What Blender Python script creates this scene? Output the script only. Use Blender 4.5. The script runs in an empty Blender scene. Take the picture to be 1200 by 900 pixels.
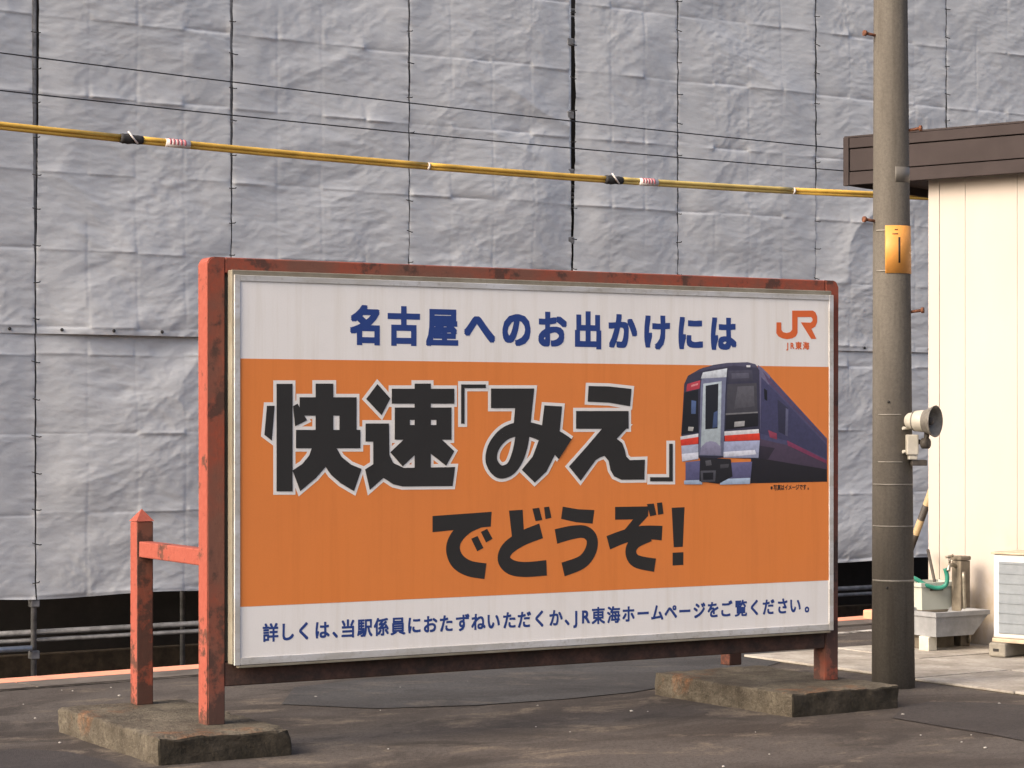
import bpy, bmesh, math, random
import numpy as np
from mathutils import Vector, Matrix

# ------------------------------------------------------------------ camera, world, sun, exposure
scene = bpy.context.scene
C = scene.collection
F, HX, HY, EYE = 2709.0, 600.0, 490.0, 1.5       # focal length in photo pixels, horizon centre, eye height (m)
cam = bpy.data.cameras.new("camera")
cam.sensor_width = 36.0
cam.lens = 36.0 * F / 1200.0
cam.shift_y = 40.0 / 1200.0
cam.clip_start = 0.1
cam.clip_end = 2000.0
cam_o = bpy.data.objects.new("camera", cam)
C.objects.link(cam_o)
cam_o.location = (0, 0, EYE)
cam_o.rotation_euler = (math.radians(90), 0, 0)
scene.camera = cam_o

SUN_H = Vector((-0.81, -0.585, 0)).normalized()   # horizontal direction towards the sun
SUN_EL = math.radians(33)
w = bpy.data.worlds.new("World")
scene.world = w
w.use_nodes = True
nt = w.node_tree
nt.nodes.clear()
sky = nt.nodes.new("ShaderNodeTexSky")
sky.sky_type = 'NISHITA'
sky.sun_disc = False
sky.sun_elevation = SUN_EL
sky.sun_rotation = math.atan2(SUN_H.x, SUN_H.y)
sky.air_density = 0.7
sky.dust_density = 8.0
sky.ozone_density = 0.6
bg = nt.nodes.new("ShaderNodeBackground")
bg.inputs[1].default_value = 0.15
wo = nt.nodes.new("ShaderNodeOutputWorld")
nt.links.new(sky.outputs[0], bg.inputs[0])
nt.links.new(bg.outputs[0], wo.inputs[0])

sl = bpy.data.lights.new("sun", 'SUN')
sl.energy = 0.5
sl.angle = math.radians(35)
sl.color = (1.0, 0.94, 0.86)
so = bpy.data.objects.new("sun", sl)
C.objects.link(so)
sd = Vector((SUN_H.x * math.cos(SUN_EL), SUN_H.y * math.cos(SUN_EL), math.sin(SUN_EL)))
so.rotation_euler = sd.to_track_quat('Z', 'Y').to_euler()
so.location = (-8, -6, 9)

vs = scene.view_settings
vs.view_transform = 'Standard'
vs.look = 'None'
vs.exposure = 1.17
vs.gamma = 1.0
vs.use_curve_mapping = False
cy = scene.cycles
cy.max_bounces, cy.diffuse_bounces, cy.glossy_bounces, cy.transmission_bounces = 5, 3, 2, 2

rnd = random.Random(7)
D2R = math.radians

# ------------------------------------------------------------------ helpers: pixels to places
def ray(px, py):
    return Vector(((px - HX) / F, 1.0, -(py - HY) / F))

def on_ground(px, py, z=0.0):
    t = (EYE - z) * F / (py - HY)
    d = ray(px, py)
    return Vector((d.x * t, t, z))

def at_depth(px, py, Y):
    d = ray(px, py)
    return Vector((d.x * Y, Y, EYE + d.z * Y))

def on_plane(px, py, P, n):
    d = ray(px, py)
    o = Vector((0, 0, EYE))
    return o + d * ((P - o).dot(n) / d.dot(n))

# ------------------------------------------------------------------ helpers: materials
def srgb(r, g, b):
    f = lambda c: (c / 12.92) if c <= 0.04045 else ((c + 0.055) / 1.055) ** 2.4
    return tuple(f(v / 255.0) for v in (r, g, b))

class Mat:
    def __init__(s, name, rough=0.6, metal=0.0, spec=0.4):
        s.m = bpy.data.materials.new(name)
        s.m.use_nodes = True
        s.t = s.m.node_tree
        s.b = s.t.nodes["Principled BSDF"]
        s.b.inputs["Roughness"].default_value = rough
        s.b.inputs["Metallic"].default_value = metal
        s.b.inputs["Specular IOR Level"].default_value = spec
        s.co = s.t.nodes.new("ShaderNodeTexCoord").outputs["Object"]

    def coord(s, scale=(1, 1, 1), loc=(0, 0, 0)):
        n = s.t.nodes.new("ShaderNodeMapping")
        n.inputs["Scale"].default_value = scale
        n.inputs["Location"].default_value = loc
        s.t.links.new(s.co, n.inputs["Vector"])
        return n.outputs[0]

    def noise(s, scale, detail=6, rough=0.6, vec=None, dist=0.0):
        n = s.t.nodes.new("ShaderNodeTexNoise")
        n.inputs["Scale"].default_value = scale
        n.inputs["Detail"].default_value = detail
        n.inputs["Roughness"].default_value = rough
        n.inputs["Distortion"].default_value = dist
        s.t.links.new(vec if vec else s.co, n.inputs["Vector"])
        return n.outputs["Fac"]

    def voronoi(s, scale, vec=None, feature='F1'):
        n = s.t.nodes.new("ShaderNodeTexVoronoi")
        n.feature = feature
        n.inputs["Scale"].default_value = scale
        s.t.links.new(vec if vec else s.co, n.inputs["Vector"])
        return n.outputs["Distance"]

    def ramp(s, fac, a, b, lo=0.0, hi=1.0):
        n = s.t.nodes.new("ShaderNodeMapRange")
        n.inputs["From Min"].default_value = a
        n.inputs["From Max"].default_value = b
        n.inputs["To Min"].default_value = lo
        n.inputs["To Max"].default_value = hi
        s.t.links.new(fac, n.inputs["Value"])
        return n.outputs[0]

    def math(s, op, a, b):
        n = s.t.nodes.new("ShaderNodeMath")
        n.operation = op
        n.use_clamp = True
        for i, v in enumerate((a, b)):
            if isinstance(v, (int, float)):
                n.inputs[i].default_value = v
            else:
                s.t.links.new(v, n.inputs[i])
        return n.outputs[0]

    def axis(s, i, vec=None):
        n = s.t.nodes.new("ShaderNodeSeparateXYZ")
        s.t.links.new(vec if vec else s.co, n.inputs[0])
        return n.outputs[i]

    def mix(s, fac, a, b, mode='MIX'):
        n = s.t.nodes.new("ShaderNodeMix")
        n.data_type = 'RGBA'
        n.blend_type = mode
        n.clamp_factor = True
        if isinstance(fac, (int, float)):
            n.inputs[0].default_value = fac
        else:
            s.t.links.new(fac, n.inputs[0])
        for i, v in ((6, a), (7, b)):
            if isinstance(v, tuple):
                n.inputs[i].default_value = (*v, 1)
            else:
                s.t.links.new(v, n.inputs[i])
        return n.outputs[2]

    def color(s, c):
        if isinstance(c, tuple):
            s.b.inputs["Base Color"].default_value = (*c, 1)
        else:
            s.t.links.new(c, s.b.inputs["Base Color"])
        return s

    def rough(s, v):
        s.t.links.new(v, s.b.inputs["Roughness"])
        return s

    def bump(s, h, strength=0.3, dist=0.01):
        n = s.t.nodes.new("ShaderNodeBump")
        n.inputs["Strength"].default_value = strength
        n.inputs["Distance"].default_value = dist
        s.t.links.new(h, n.inputs["Height"])
        s.t.links.new(n.outputs[0], s.b.inputs["Normal"])
        return s

def mottled(name, c, var=0.25, scale=8, rough=0.6, metal=0.0, bump=0.15, bdist=0.004, spec=0.4):
    m = Mat(name, rough, metal, spec)
    n1 = m.noise(scale)
    n2 = m.noise(scale * 7, 4)
    d = tuple(v * (1 - var) for v in c)
    l = tuple(min(1, v * (1 + var * 0.6)) for v in c)
    col = m.mix(m.ramp(n1, 0.35, 0.65), d, l)
    m.color(m.mix(m.ramp(n2, 0.3, 0.8, 0, 0.35), col, d))
    m.bump(n2, bump, bdist)
    return m.m

# --- ground
def mat_asphalt(name, dark, light, worn, patchy=1.0):
    m = Mat(name, 0.85, 0, 0.3)
    v = m.coord((0.75, 1.25, 1))
    big = m.noise(0.55, 6, 0.66, v, 1.2)
    mid = m.noise(2.3, 9, 0.72, v, 0.4)
    fine = m.noise(60, 5, 0.75)
    spots = m.noise(16, 6, 0.7)
    grit = m.voronoi(210)
    c = m.mix(m.ramp(big, 0.42, 0.58), dark, light)
    c = m.mix(m.math('MULTIPLY', m.ramp(mid, 0.53, 0.62), 0.8 * patchy), c, worn)
    stain = m.noise(1.3, 7, 0.68, m.coord((0.8, 1.4, 1), (7, 3, 0)), 0.8)
    c = m.mix(m.ramp(stain, 0.54, 0.63, 0, 0.7 * patchy), c, tuple(x * 0.55 for x in dark))
    c = m.mix(m.ramp(spots, 0.52, 0.66, 0, 0.45), c, tuple(x * 0.6 for x in dark))
    c = m.mix(m.ramp(fine, 0.46, 0.62, 0, 0.6), c, tuple(x * 0.4 for x in dark))
    sp = m.ramp(m.voronoi(60), 0.06, 0.12, 1, 0)
    c = m.mix(m.math('MULTIPLY', sp, 0.4), c, tuple(min(1, x * 2.2) for x in light))
    m.color(c)
    m.bump(m.mix(0.5, fine, grit), 0.6, 0.008)
    return m.m

M = {}
M['asphalt'] = mat_asphalt('worn_asphalt', (0.046, 0.037, 0.031), (0.084, 0.072, 0.063), (0.165, 0.134, 0.102))
M['asphalt_new'] = mat_asphalt('patch_asphalt', (0.036, 0.031, 0.030), (0.048, 0.042, 0.040), (0.06, 0.05, 0.044), 0.4)
M['asphalt_grey'] = mat_asphalt('grey_asphalt', (0.046, 0.044, 0.044), (0.064, 0.063, 0.064), (0.10, 0.088, 0.076), 0.9)
M['ballast'] = mottled('ballast', (0.060, 0.050, 0.040), 0.6, 9, 0.95, 0, 1.0, 0.05)

M['coping'] = mottled('coping_concrete', (0.105, 0.09, 0.077), 0.45, 3.5, 0.9, 0, 0.5, 0.01)
m = Mat('joint_dirt', 0.95, 0, 0.2)
jn = m.noise(3.0, 6, 0.7)
m.color(m.mix(m.ramp(jn, 0.42, 0.56), (0.020, 0.017, 0.014), (0.085, 0.075, 0.065)))
M['joint'] = m.m
m = Mat('slab_concrete', 0.85, 0, 0.3)
n1 = m.noise(2.2, 7, 0.65)
n2 = m.noise(45, 4, 0.6)
c = m.mix(m.ramp(n1, 0.38, 0.62), (0.24, 0.215, 0.18), (0.44, 0.41, 0.36))
st = m.noise(1.1, 4, 0.6, m.coord((1, 1, 1), (4, 9, 0)))
c = m.mix(m.ramp(st, 0.60, 0.72, 0, 0.6), c, (0.36, 0.22, 0.10))
c = m.mix(m.ramp(n2, 0.4, 0.75, 0, 0.45), c, (0.15, 0.13, 0.11))
m.color(c).bump(n2, 0.3, 0.004)
M['slab'] = m.m

m = Mat('edge_paint', 0.75, 0, 0.3)
n1 = m.noise(6, 7, 0.7)
m.color(m.mix(m.ramp(n1, 0.52, 0.68), (0.72, 0.30, 0.19), (0.42, 0.22, 0.16))).bump(n1, 0.2, 0.01)
M['edge_paint'] = m.m
m = Mat('worn_white_line', 0.8, 0, 0.3)
n1 = m.noise(7, 7, 0.75)
m.color(m.mix(m.ramp(n1, 0.44, 0.58), (0.52, 0.50, 0.46), (0.12, 0.11, 0.10)))
M['line'] = m.m

m = Mat('old_concrete', 0.9, 0, 0.25)
n1 = m.noise(5, 8, 0.7)
n2 = m.noise(40, 5, 0.7)
n3 = m.noise(2.5, 6, 0.6, m.coord((1, 1, 1), (3, 1, 5)))
c = m.mix(m.ramp(n1, 0.36, 0.62), (0.060, 0.049, 0.036), (0.155, 0.134, 0.100))
c = m.mix(m.ramp(n3, 0.55, 0.66, 0, 0.75), c, (0.055, 0.047, 0.036))
rn = m.noise(3.1, 5, 0.65, m.coord((1, 1, 1), (8, 2, 1)))
c = m.mix(m.ramp(rn, 0.58, 0.68, 0, 0.7), c, (0.20, 0.085, 0.035))
vo = m.voronoi(70)
c = m.mix(m.ramp(n2, 0.45, 0.62, 0, 0.7), c, (0.048, 0.040, 0.030))
c = m.mix(m.ramp(vo, 0.16, 0.26, 0.35, 0), c, (0.22, 0.195, 0.155))
m.color(c).bump(m.mix(0.6, n1, n2), 1.0, 0.03)
M['old_concrete'] = m.m
m = Mat('shaded_mossy_concrete', 0.95, 0, 0.2)
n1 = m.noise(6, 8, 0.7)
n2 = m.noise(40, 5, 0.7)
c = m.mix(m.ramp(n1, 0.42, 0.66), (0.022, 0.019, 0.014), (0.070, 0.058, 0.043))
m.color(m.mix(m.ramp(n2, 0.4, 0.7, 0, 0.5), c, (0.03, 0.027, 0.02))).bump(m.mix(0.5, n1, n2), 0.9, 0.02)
M['shaded_mossy'] = m.m

# --- the sign
m = Mat('rusty_red_paint', 0.5, 0, 0.3)
n1 = m.noise(6.5, 8, 0.68)
n2 = m.noise(38, 5, 0.65)
z = m.axis(2)
low = m.ramp(z, 0.75, 0.10)
fac = m.math('ADD', n1, m.math('MULTIPLY', low, 0.17))
rust = m.ramp(fac, 0.575, 0.63)
c = m.mix(m.ramp(n2, 0.3, 0.7), (0.255, 0.060, 0.040), (0.315, 0.085, 0.058))
c = m.mix(m.math('MULTIPLY', rust, 0.92), c, m.mix(m.ramp(n2, 0.4, 0.65), (0.045, 0.026, 0.020), (0.125, 0.048, 0.030)))
m.color(c)
m.rough(m.ramp(rust, 0, 1, 0.55, 0.9))
m.bump(m.mix(rust, n2, n1), 0.35, 0.006)
M['red'] = m.m
m = Mat('rusty_brown_red_paint', 0.7, 0, 0.3)
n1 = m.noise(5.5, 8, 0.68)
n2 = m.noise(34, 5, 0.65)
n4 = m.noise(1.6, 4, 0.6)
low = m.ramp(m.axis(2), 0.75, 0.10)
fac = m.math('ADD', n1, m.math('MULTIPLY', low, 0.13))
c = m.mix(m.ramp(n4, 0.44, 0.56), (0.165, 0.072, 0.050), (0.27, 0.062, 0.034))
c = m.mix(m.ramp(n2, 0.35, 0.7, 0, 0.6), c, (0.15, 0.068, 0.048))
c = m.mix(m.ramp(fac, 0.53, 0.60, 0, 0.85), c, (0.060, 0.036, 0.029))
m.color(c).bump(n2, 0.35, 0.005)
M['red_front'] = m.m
m = Mat('rusty_dark_beam', 0.8, 0, 0.3)
n1 = m.noise(7, 7, 0.7)
n2 = m.noise(50, 4, 0.65)
c = m.mix(m.ramp(n1, 0.4, 0.62), (0.042, 0.030, 0.025), (0.095, 0.050, 0.038))
m.color(m.mix(m.ramp(n2, 0.4, 0.7, 0, 0.5), c, (0.035, 0.022, 0.018))).bump(n2, 0.4, 0.006)
M['rust'] = m.m
m = Mat('aged_aluminium', 0.5, 0.25, 0.5)
n1 = m.noise(3, 6, 0.6, m.coord((1, 1, 4)))
n2 = m.noise(30, 5, 0.7)
c = m.mix(m.ramp(n1, 0.4, 0.65), (0.46, 0.44, 0.40), (0.60, 0.60, 0.60))
m.color(m.mix(m.ramp(n2, 0.52, 0.72, 0, 0.5), c, (0.26, 0.23, 0.18))).bump(n2, 0.1, 0.003)
M['alu'] = m.m
m = Mat('yellowed_trim', 0.6, 0, 0.4)
n1 = m.noise(5, 6, 0.6)
n2 = m.noise(25, 5, 0.7)
c = m.mix(m.ramp(n1, 0.4, 0.65), (0.17, 0.15, 0.11), (0.24, 0.22, 0.17))
m.color(m.mix(m.ramp(n2, 0.5, 0.7, 0, 0.6), c, (0.16, 0.12, 0.08))).bump(n2, 0.1, 0.003)
M['trim'] = m.m

def mat_print(name, c, dirt=0.25, rough=0.42):
    m = Mat(name, rough, 0, 0.4)
    st = m.noise(9, 6, 0.65, m.coord((2.2, 1, 0.12)))
    bl = m.noise(2.4, 6, 0.6)
    gr = m.noise(160, 3, 0.6)
    d1 = tuple(v * k for v, k in zip(c, (0.80, 0.76, 0.68)))
    d2 = tuple(v * 0.72 for v in c)
    x = m.mix(m.ramp(st, 0.48, 0.72, 0, dirt * 2), c, d1)
    x = m.mix(m.ramp(bl, 0.50, 0.72, 0, dirt), x, d2)
    x = m.mix(m.ramp(gr, 0.4, 0.7, 0, 0.12), x, d2)
    m.color(x)
    m.rough(m.ramp(bl, 0.3, 0.7, rough - 0.08, rough + 0.15))
    return m.m
M['white_print'] = mat_print('white_print', (0.79, 0.765, 0.73), 0.22)
M['orange_print'] = mat_print('orange_print', (0.72, 0.220, 0.050), 0.17)
M['blue_print'] = mat_print('blue_print', (0.022, 0.052, 0.21), 0.1)
M['black_print'] = mat_print('black_print', (0.026, 0.024, 0.022), 0.1)
M['outline_print'] = mat_print('outline_print', (0.76, 0.735, 0.70), 0.1)
M['logo_print'] = mat_print('logo_print', (0.68, 0.135, 0.035), 0.1)
m = Mat('picture_print', 0.42, 0, 0.4)
a = m.t.nodes.new("ShaderNodeVertexColor")
a.layer_name = "print"
g = m.noise(38, 7, 0.75)
m.color(m.mix(m.ramp(g, 0.42, 0.66, 0, 0.55), a.outputs[0], m.mix(0.5, a.outputs[0], (0.02, 0.02, 0.03))))
M['picture'] = m.m

# --- scaffold and sheets
m = Mat('grey_sheet', 0.50, 0, 0.42)
n1 = m.noise(1.3, 5, 0.55)
n2 = m.noise(22, 6, 0.62, m.coord((1, 1, 1.7)), 0.5)
n3 = m.noise(300, 2, 0.5)
wv = m.noise(7, 6, 0.6, None, 0.8)
c = m.mix(m.ramp(n1, 0.35, 0.65), (0.465, 0.480, 0.488), (0.515, 0.530, 0.536))
oi = m.t.nodes.new("ShaderNodeObjectInfo")
c = m.mix(m.math('MULTIPLY', oi.outputs["Random"], 0.5), c, (0.45, 0.472, 0.495))
c = m.mix(m.ramp(n2, 0.55, 0.75, 0, 0.25), c, (0.37, 0.37, 0.36))
n5 = m.noise(5, 7, 0.7, m.coord((1, 1, 2.6)))
c = m.mix(m.ramp(n5, 0.50, 0.68, 0, 0.35), c, (0.36, 0.36, 0.36))
m.color(c)
m.bump(m.mix(0.5, wv, n2), 0.30, 0.009)
M['sheet'] = m.m
M['steel'] = mottled('galvanised_steel', (0.20, 0.20, 0.20), 0.4, 12, 0.6, 0.2, 0.15, 0.002)
M['steel_light'] = mottled('new_galvanised_steel', (0.55, 0.56, 0.56), 0.2, 12, 0.45, 0.4, 0.1, 0.002)
M['cord'] = mottled('black_cord', (0.025, 0.024, 0.024), 0.3, 30, 0.8)
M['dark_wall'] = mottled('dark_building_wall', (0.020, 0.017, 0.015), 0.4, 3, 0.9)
M['plank'] = mottled('weathered_plank', (0.05, 0.036, 0.022), 0.5, 9, 0.9, 0, 0.4, 0.01)

# --- pole, wires, hut
m = Mat('pole_concrete', 0.9, 0, 0.2)
n1 = m.noise(2.0, 6, 0.6, m.coord((3, 3, 0.45)))
n2 = m.noise(70, 5, 0.7)
c = m.mix(m.ramp(n1, 0.35, 0.66), (0.105, 0.094, 0.079), (0.140, 0.127, 0.107))
sn = m.noise(3.2, 6, 0.65, m.coord((5, 5, 0.35), (2, 4, 1)))
c = m.mix(m.ramp(sn, 0.52, 0.66, 0, 0.55), c, (0.075, 0.066, 0.055))
c = m.mix(m.ramp(m.voronoi(85), 0.10, 0.20, 0.5, 0), c, (0.05, 0.045, 0.038))
m.color(m.mix(m.ramp(n2, 0.4, 0.72, 0, 0.5), c, (0.062, 0.056, 0.048))).bump(n2, 0.45, 0.006)
M['pole'] = m.m
M['band'] = mottled('pale_band', (0.21, 0.195, 0.165), 0.3, 20, 0.6, 0.2)
M['rust_bolt'] = mottled('rusty_bolt', (0.16, 0.062, 0.032), 0.5, 40, 0.85)
M['plate'] = mottled('orange_plate', (0.60, 0.27, 0.06), 0.12, 9, 0.5)
M['black'] = mottled('black_paint', (0.02, 0.018, 0.016), 0.2, 20, 0.6)
M['horn_white'] = mottled('cream_plastic', (0.52, 0.49, 0.41), 0.15, 20, 0.45)
M['horn_grey'] = mottled('grey_horn', (0.19, 0.175, 0.15), 0.35, 25, 0.5)
M['bracket'] = mottled('dark_bracket', (0.07, 0.06, 0.05), 0.3, 30, 0.7)
m = Mat('tape', 0.5, 0, 0.3)
m.color((0.125, 0.115, 0.10))
M['tape'] = m.m
M['yellow'] = mottled('yellow_guard', (0.60, 0.37, 0.065), 0.22, 6, 0.4)
M['yellow_faded'] = mottled('faded_yellow_guard', (0.56, 0.42, 0.13), 0.2, 6, 0.4)
M['wire'] = mottled('black_wire', (0.02, 0.02, 0.022), 0.2, 9, 0.5)
M['tag_white'] = mottled('white_tag', (0.65, 0.6, 0.57), 0.1, 30, 0.5)
M['tag_red'] = mottled('red_print', (0.46, 0.14, 0.15), 0.1, 30, 0.5)
m = Mat('cream_panel', 0.65, 0, 0.25)
n1 = m.noise(1.6, 5, 0.6, m.coord((1, 1, 0.4)))
n2 = m.noise(60, 3, 0.6)
st = m.ramp(m.axis(2), 0.85, 0.05)
dn = m.noise(5, 7, 0.65, m.coord((1, 1, 0.5)))
c = m.mix(m.ramp(n1, 0.35, 0.7), (0.435, 0.383, 0.335), (0.470, 0.417, 0.368))
c = m.mix(m.math('MULTIPLY', st, m.ramp(dn, 0.47, 0.68)), c, (0.34, 0.26, 0.15))
m.color(c).bump(n2, 0.06, 0.002)
M['cream'] = m.m
M['fascia'] = mottled('brown_fascia', (0.043, 0.034, 0.033), 0.14, 5, 0.8, 0, 0.05, 0.004, 0.15)
M['soffit'] = mottled('dark_soffit', (0.05, 0.036, 0.03), 0.2, 5, 0.7)
M['sink'] = mottled('sink_concrete', (0.27, 0.275, 0.28), 0.22, 9, 0.8, 0, 0.3)
M['bucket'] = mottled('greyed_white_plastic', (0.47, 0.49, 0.43), 0.07, 6, 0.5)
M['hose'] = mottled('green_hose', (0.025, 0.20, 0.14), 0.2, 15, 0.4)
M['brass'] = mottled('dull_tap_metal', (0.33, 0.30, 0.24), 0.3, 30, 0.35, 0.7)
M['post_concrete'] = mottled('standpipe_concrete', (0.16, 0.135, 0.10), 0.4, 9, 0.85, 0, 0.4)
M['ac_white'] = mottled('ac_casing', (0.60, 0.59, 0.55), 0.08, 6, 0.45)
M['ac_fin'] = mottled('ac_fins', (0.215, 0.24, 0.26), 0.12, 14, 0.6, 0.0)
M['block'] = mottled('foot_block', (0.24, 0.22, 0.18), 0.25, 12, 0.85, 0, 0.3)
M['wood'] = mottled('weathered_wood', (0.52, 0.42, 0.30), 0.3, 8, 0.8)
M['pebble'] = mottled('pale_chip', (0.42, 0.40, 0.37), 0.25, 40, 0.8)
m = Mat('tiger_stripe', 0.6)
sx = m.math('GREATER_THAN', m.math('FRACT', m.math('MULTIPLY', m.axis(2), 7.5), 0.0), 0.5)
wn = m.t.nodes.new("ShaderNodeTexWave")
wn.wave_type = 'BANDS'
wn.bands_direction = 'Z'
wn.inputs["Scale"].default_value = 1.3
m.t.links.new(m.co, wn.inputs["Vector"])
m.color(m.mix(m.ramp(wn.outputs["Fac"], 0.47, 0.53), (0.04, 0.033, 0.028), (0.36, 0.26, 0.14)))
M['tiger'] = m.m

# ------------------------------------------------------------------ helpers: geometry
def link(o):
    C.objects.link(o)
    return o

def tag(o, label=None, cat=None, group=None, kind=None):
    if label: o["label"] = label
    if cat: o["category"] = cat
    if group: o["group"] = group
    if kind: o["kind"] = kind
    return o

def thing(name, loc, rz, label, cat, group=None):
    e = bpy.data.objects.new(name, None)
    e.empty_display_size = 0.2
    link(e)
    e.location = loc
    e.rotation_euler = (0, 0, rz)
    return tag(e, label, cat, group)

def mesh_obj(name, me, mat, parent=None, loc=(0, 0, 0), rot=(0, 0, 0)):
    o = bpy.data.objects.new(name, me)
    if mat is not None and not me.materials:
        me.materials.append(mat)
    link(o)
    o.parent = parent
    o.location = loc
    o.rotation_euler = rot
    return o

def from_bm(bm, name, smooth=False):
    me = bpy.data.meshes.new(name)
    bmesh.ops.recalc_face_normals(bm, faces=bm.faces)
    bm.to_mesh(me)
    bm.free()
    if smooth:
        for p in me.polygons:
            p.use_smooth = True
    return me

def bm_box(bm, a, b, bevel=0.0, seg=2):
    a, b = Vector(a), Vector(b)
    r = bmesh.ops.create_cube(bm, size=1.0)
    vsx = r["verts"]
    for v in vsx:
        v.co = Vector(((a.x + b.x) / 2 + v.co.x * (b.x - a.x), (a.y + b.y) / 2 + v.co.y * (b.y - a.y), (a.z + b.z) / 2 + v.co.z * (b.z - a.z)))
    if bevel > 0:
        ed = list({e for v in vsx for e in v.link_edges})
        bmesh.ops.bevel(bm, geom=ed, offset=bevel, segments=seg, affect='EDGES', profile=0.5)

def box(name, a, b, mat, parent=None, bevel=0.0, seg=2, **k):
    bm = bmesh.new()
    bm_box(bm, a, b, bevel, seg)
    return mesh_obj(name, from_bm(bm, name), mat, parent, **k)

def bm_tube(bm, pts, r, n=12, cap=True):
    pts = [Vector(p) for p in pts]
    rs = r if isinstance(r, (list, tuple)) else [r] * len(pts)
    rings = []
    up = None
    for i, p in enumerate(pts):
        d = (pts[min(i + 1, len(pts) - 1)] - pts[max(i - 1, 0)]).normalized()
        if up is None:
            up = Vector((0, 0, 1)) if abs(d.z) < 0.9 else Vector((1, 0, 0))
        x = d.cross(up).normalized()
        y = x.cross(d).normalized()
        up = y
        rings.append([bm.verts.new(p + (x * math.cos(2 * math.pi * k / n) + y * math.sin(2 * math.pi * k / n)) * rs[i]) for k in range(n)])
    for a, b in zip(rings, rings[1:]):
        for k in range(n):
            f = bm.faces.new((a[k], a[(k + 1) % n], b[(k + 1) % n], b[k]))
            f.smooth = True
    if cap:
        bm.faces.new(rings[0][::-1])
        bm.faces.new(rings[-1])

def tube(name, pts, r, mat, parent=None, n=12, **k):
    bm = bmesh.new()
    bm_tube(bm, pts, r, n)
    return mesh_obj(name, from_bm(bm, name), mat, parent, **k)

def bm_lathe(bm, prof, axis=Vector((0, 0, 1)), org=Vector((0, 0, 0)), n=24):
    axis = Vector(axis).normalized()
    h = Vector((0, 0, 1)) if abs(axis.z) < 0.9 else Vector((1, 0, 0))
    x = axis.cross(h).normalized()
    y = axis.cross(x).normalized()
    rings = []
    for (r, t) in prof:
        rings.append([bm.verts.new(org + axis * t + (x * math.cos(2 * math.pi * k / n) + y * math.sin(2 * math.pi * k / n)) * max(r, 1e-4)) for k in range(n)])
    for a, b in zip(rings, rings[1:]):
        for k in range(n):
            f = bm.faces.new((a[k], a[(k + 1) % n], b[(k + 1) % n], b[k]))
            f.smooth = True
    return rings

def smooth_path(pts, sub=8):
    pts = [Vector(p) for p in pts]
    out = []
    n = len(pts)
    for i in range(n - 1):
        p0, p1, p2, p3 = pts[max(i - 1, 0)], pts[i], pts[i + 1], pts[min(i + 2, n - 1)]
        for k in range(sub):
            t = k / sub
            out.append(0.5 * ((2 * p1) + (p2 - p0) * t + (2 * p0 - 5 * p1 + 4 * p2 - p3) * t * t + (3 * p1 - p0 - 3 * p2 + p3) * t ** 3))
    out.append(pts[-1])
    return out

def vnoise(x, y, seed, octaves=1, rough=0.5):
    out = np.zeros_like(x)
    amp, tot = 1.0, 0.0
    for o in range(octaves):
        rs = np.random.RandomState(seed + 17 * o)
        g = rs.rand(256, 256)
        xs, ys = x * 2 ** o + 13.7 * o + 64, y * 2 ** o + 7.1 * o + 64
        xi, yi = np.floor(xs).astype(int), np.floor(ys).astype(int)
        fx, fy = xs - xi, ys - yi
        fx = fx ** 3 * (fx * (fx * 6 - 15) + 10)
        fy = fy ** 3 * (fy * (fy * 6 - 15) + 10)
        q = lambda a, b: g[a % 256, b % 256]
        v = (q(xi, yi) * (1 - fx) + q(xi + 1, yi) * fx) * (1 - fy) + (q(xi, yi + 1) * (1 - fx) + q(xi + 1, yi + 1) * fx) * fy
        out += amp * (v - 0.5) * 2
        tot += amp
        amp *= rough
    return out / tot

def grid_mesh(name, P):
    """P: (nz, nx, 3) array of points -> smooth grid mesh"""
    nz, nx = P.shape[:2]
    idx = np.arange(nz * nx).reshape(nz, nx)
    q = np.stack([idx[:-1, :-1], idx[:-1, 1:], idx[1:, 1:], idx[1:, :-1]], -1).reshape(-1, 4)
    me = bpy.data.meshes.new(name)
    me.vertices.add(nz * nx)
    me.vertices.foreach_set("co", P.reshape(-1).astype(np.float32))
    me.loops.add(q.size)
    me.loops.foreach_set("vertex_index", q.reshape(-1).astype(np.int32))
    me.polygons.add(len(q))
    me.polygons.foreach_set("loop_start", (np.arange(len(q)) * 4).astype(np.int32))
    me.polygons.foreach_set("use_smooth", np.ones(len(q), dtype=bool))
    me.update(calc_edges=True)
    me.validate()
    return me

# ------------------------------------------------------------------ the setting: ground, platform, pavement
LOW = -0.90
EDGE_A = math.atan(0.755)                       # direction of the platform's far edge
E0 = on_ground(0, 797.5)
ed = Vector((math.cos(EDGE_A), math.sin(EDGE_A), 0))
en = Vector((-ed.y, ed.x, 0))                   # away from the platform

bm = bmesh.new()
bm_box(bm, (-400, -300, LOW - 0.5), (400, 500, LOW))
tag(mesh_obj('ground', from_bm(bm, 'ground'), M['ballast']), 'dark ballast ground lying below the platform', None, None, 'structure')

# platform slab in the frame of its far edge
pf = bpy.data.objects.new('platform', None)
bm = bmesh.new()
bm_box(bm, (-30, -8.5, LOW - 0.02), (30, -0.20, 0.0))
platform = mesh_obj('platform', from_bm(bm, 'platform'), M['asphalt'], None, E0, (0, 0, EDGE_A))
tag(platform, 'worn patchy asphalt station platform', None, None, 'structure')
bm = bmesh.new()
bm_box(bm, (-30, -0.197, LOW - 0.02), (30, 0.0, 0.012), 0.008)
tag(mesh_obj('platform_edge', from_bm(bm, 'platform_edge'), M['edge_paint'], None, E0, (0, 0, EDGE_A)),
    'faded salmon painted edge of the platform', None, None, 'structure')
bm = bmesh.new()
bm_box(bm, (3.6, -0.86, 0.0), (20, -0.78, 0.004))
tag(mesh_obj('painted_line', from_bm(bm, 'painted_line'), M['line'], None, E0, (0, 0, EDGE_A)), 'worn white line along the platform edge', None, None, 'structure')

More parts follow.
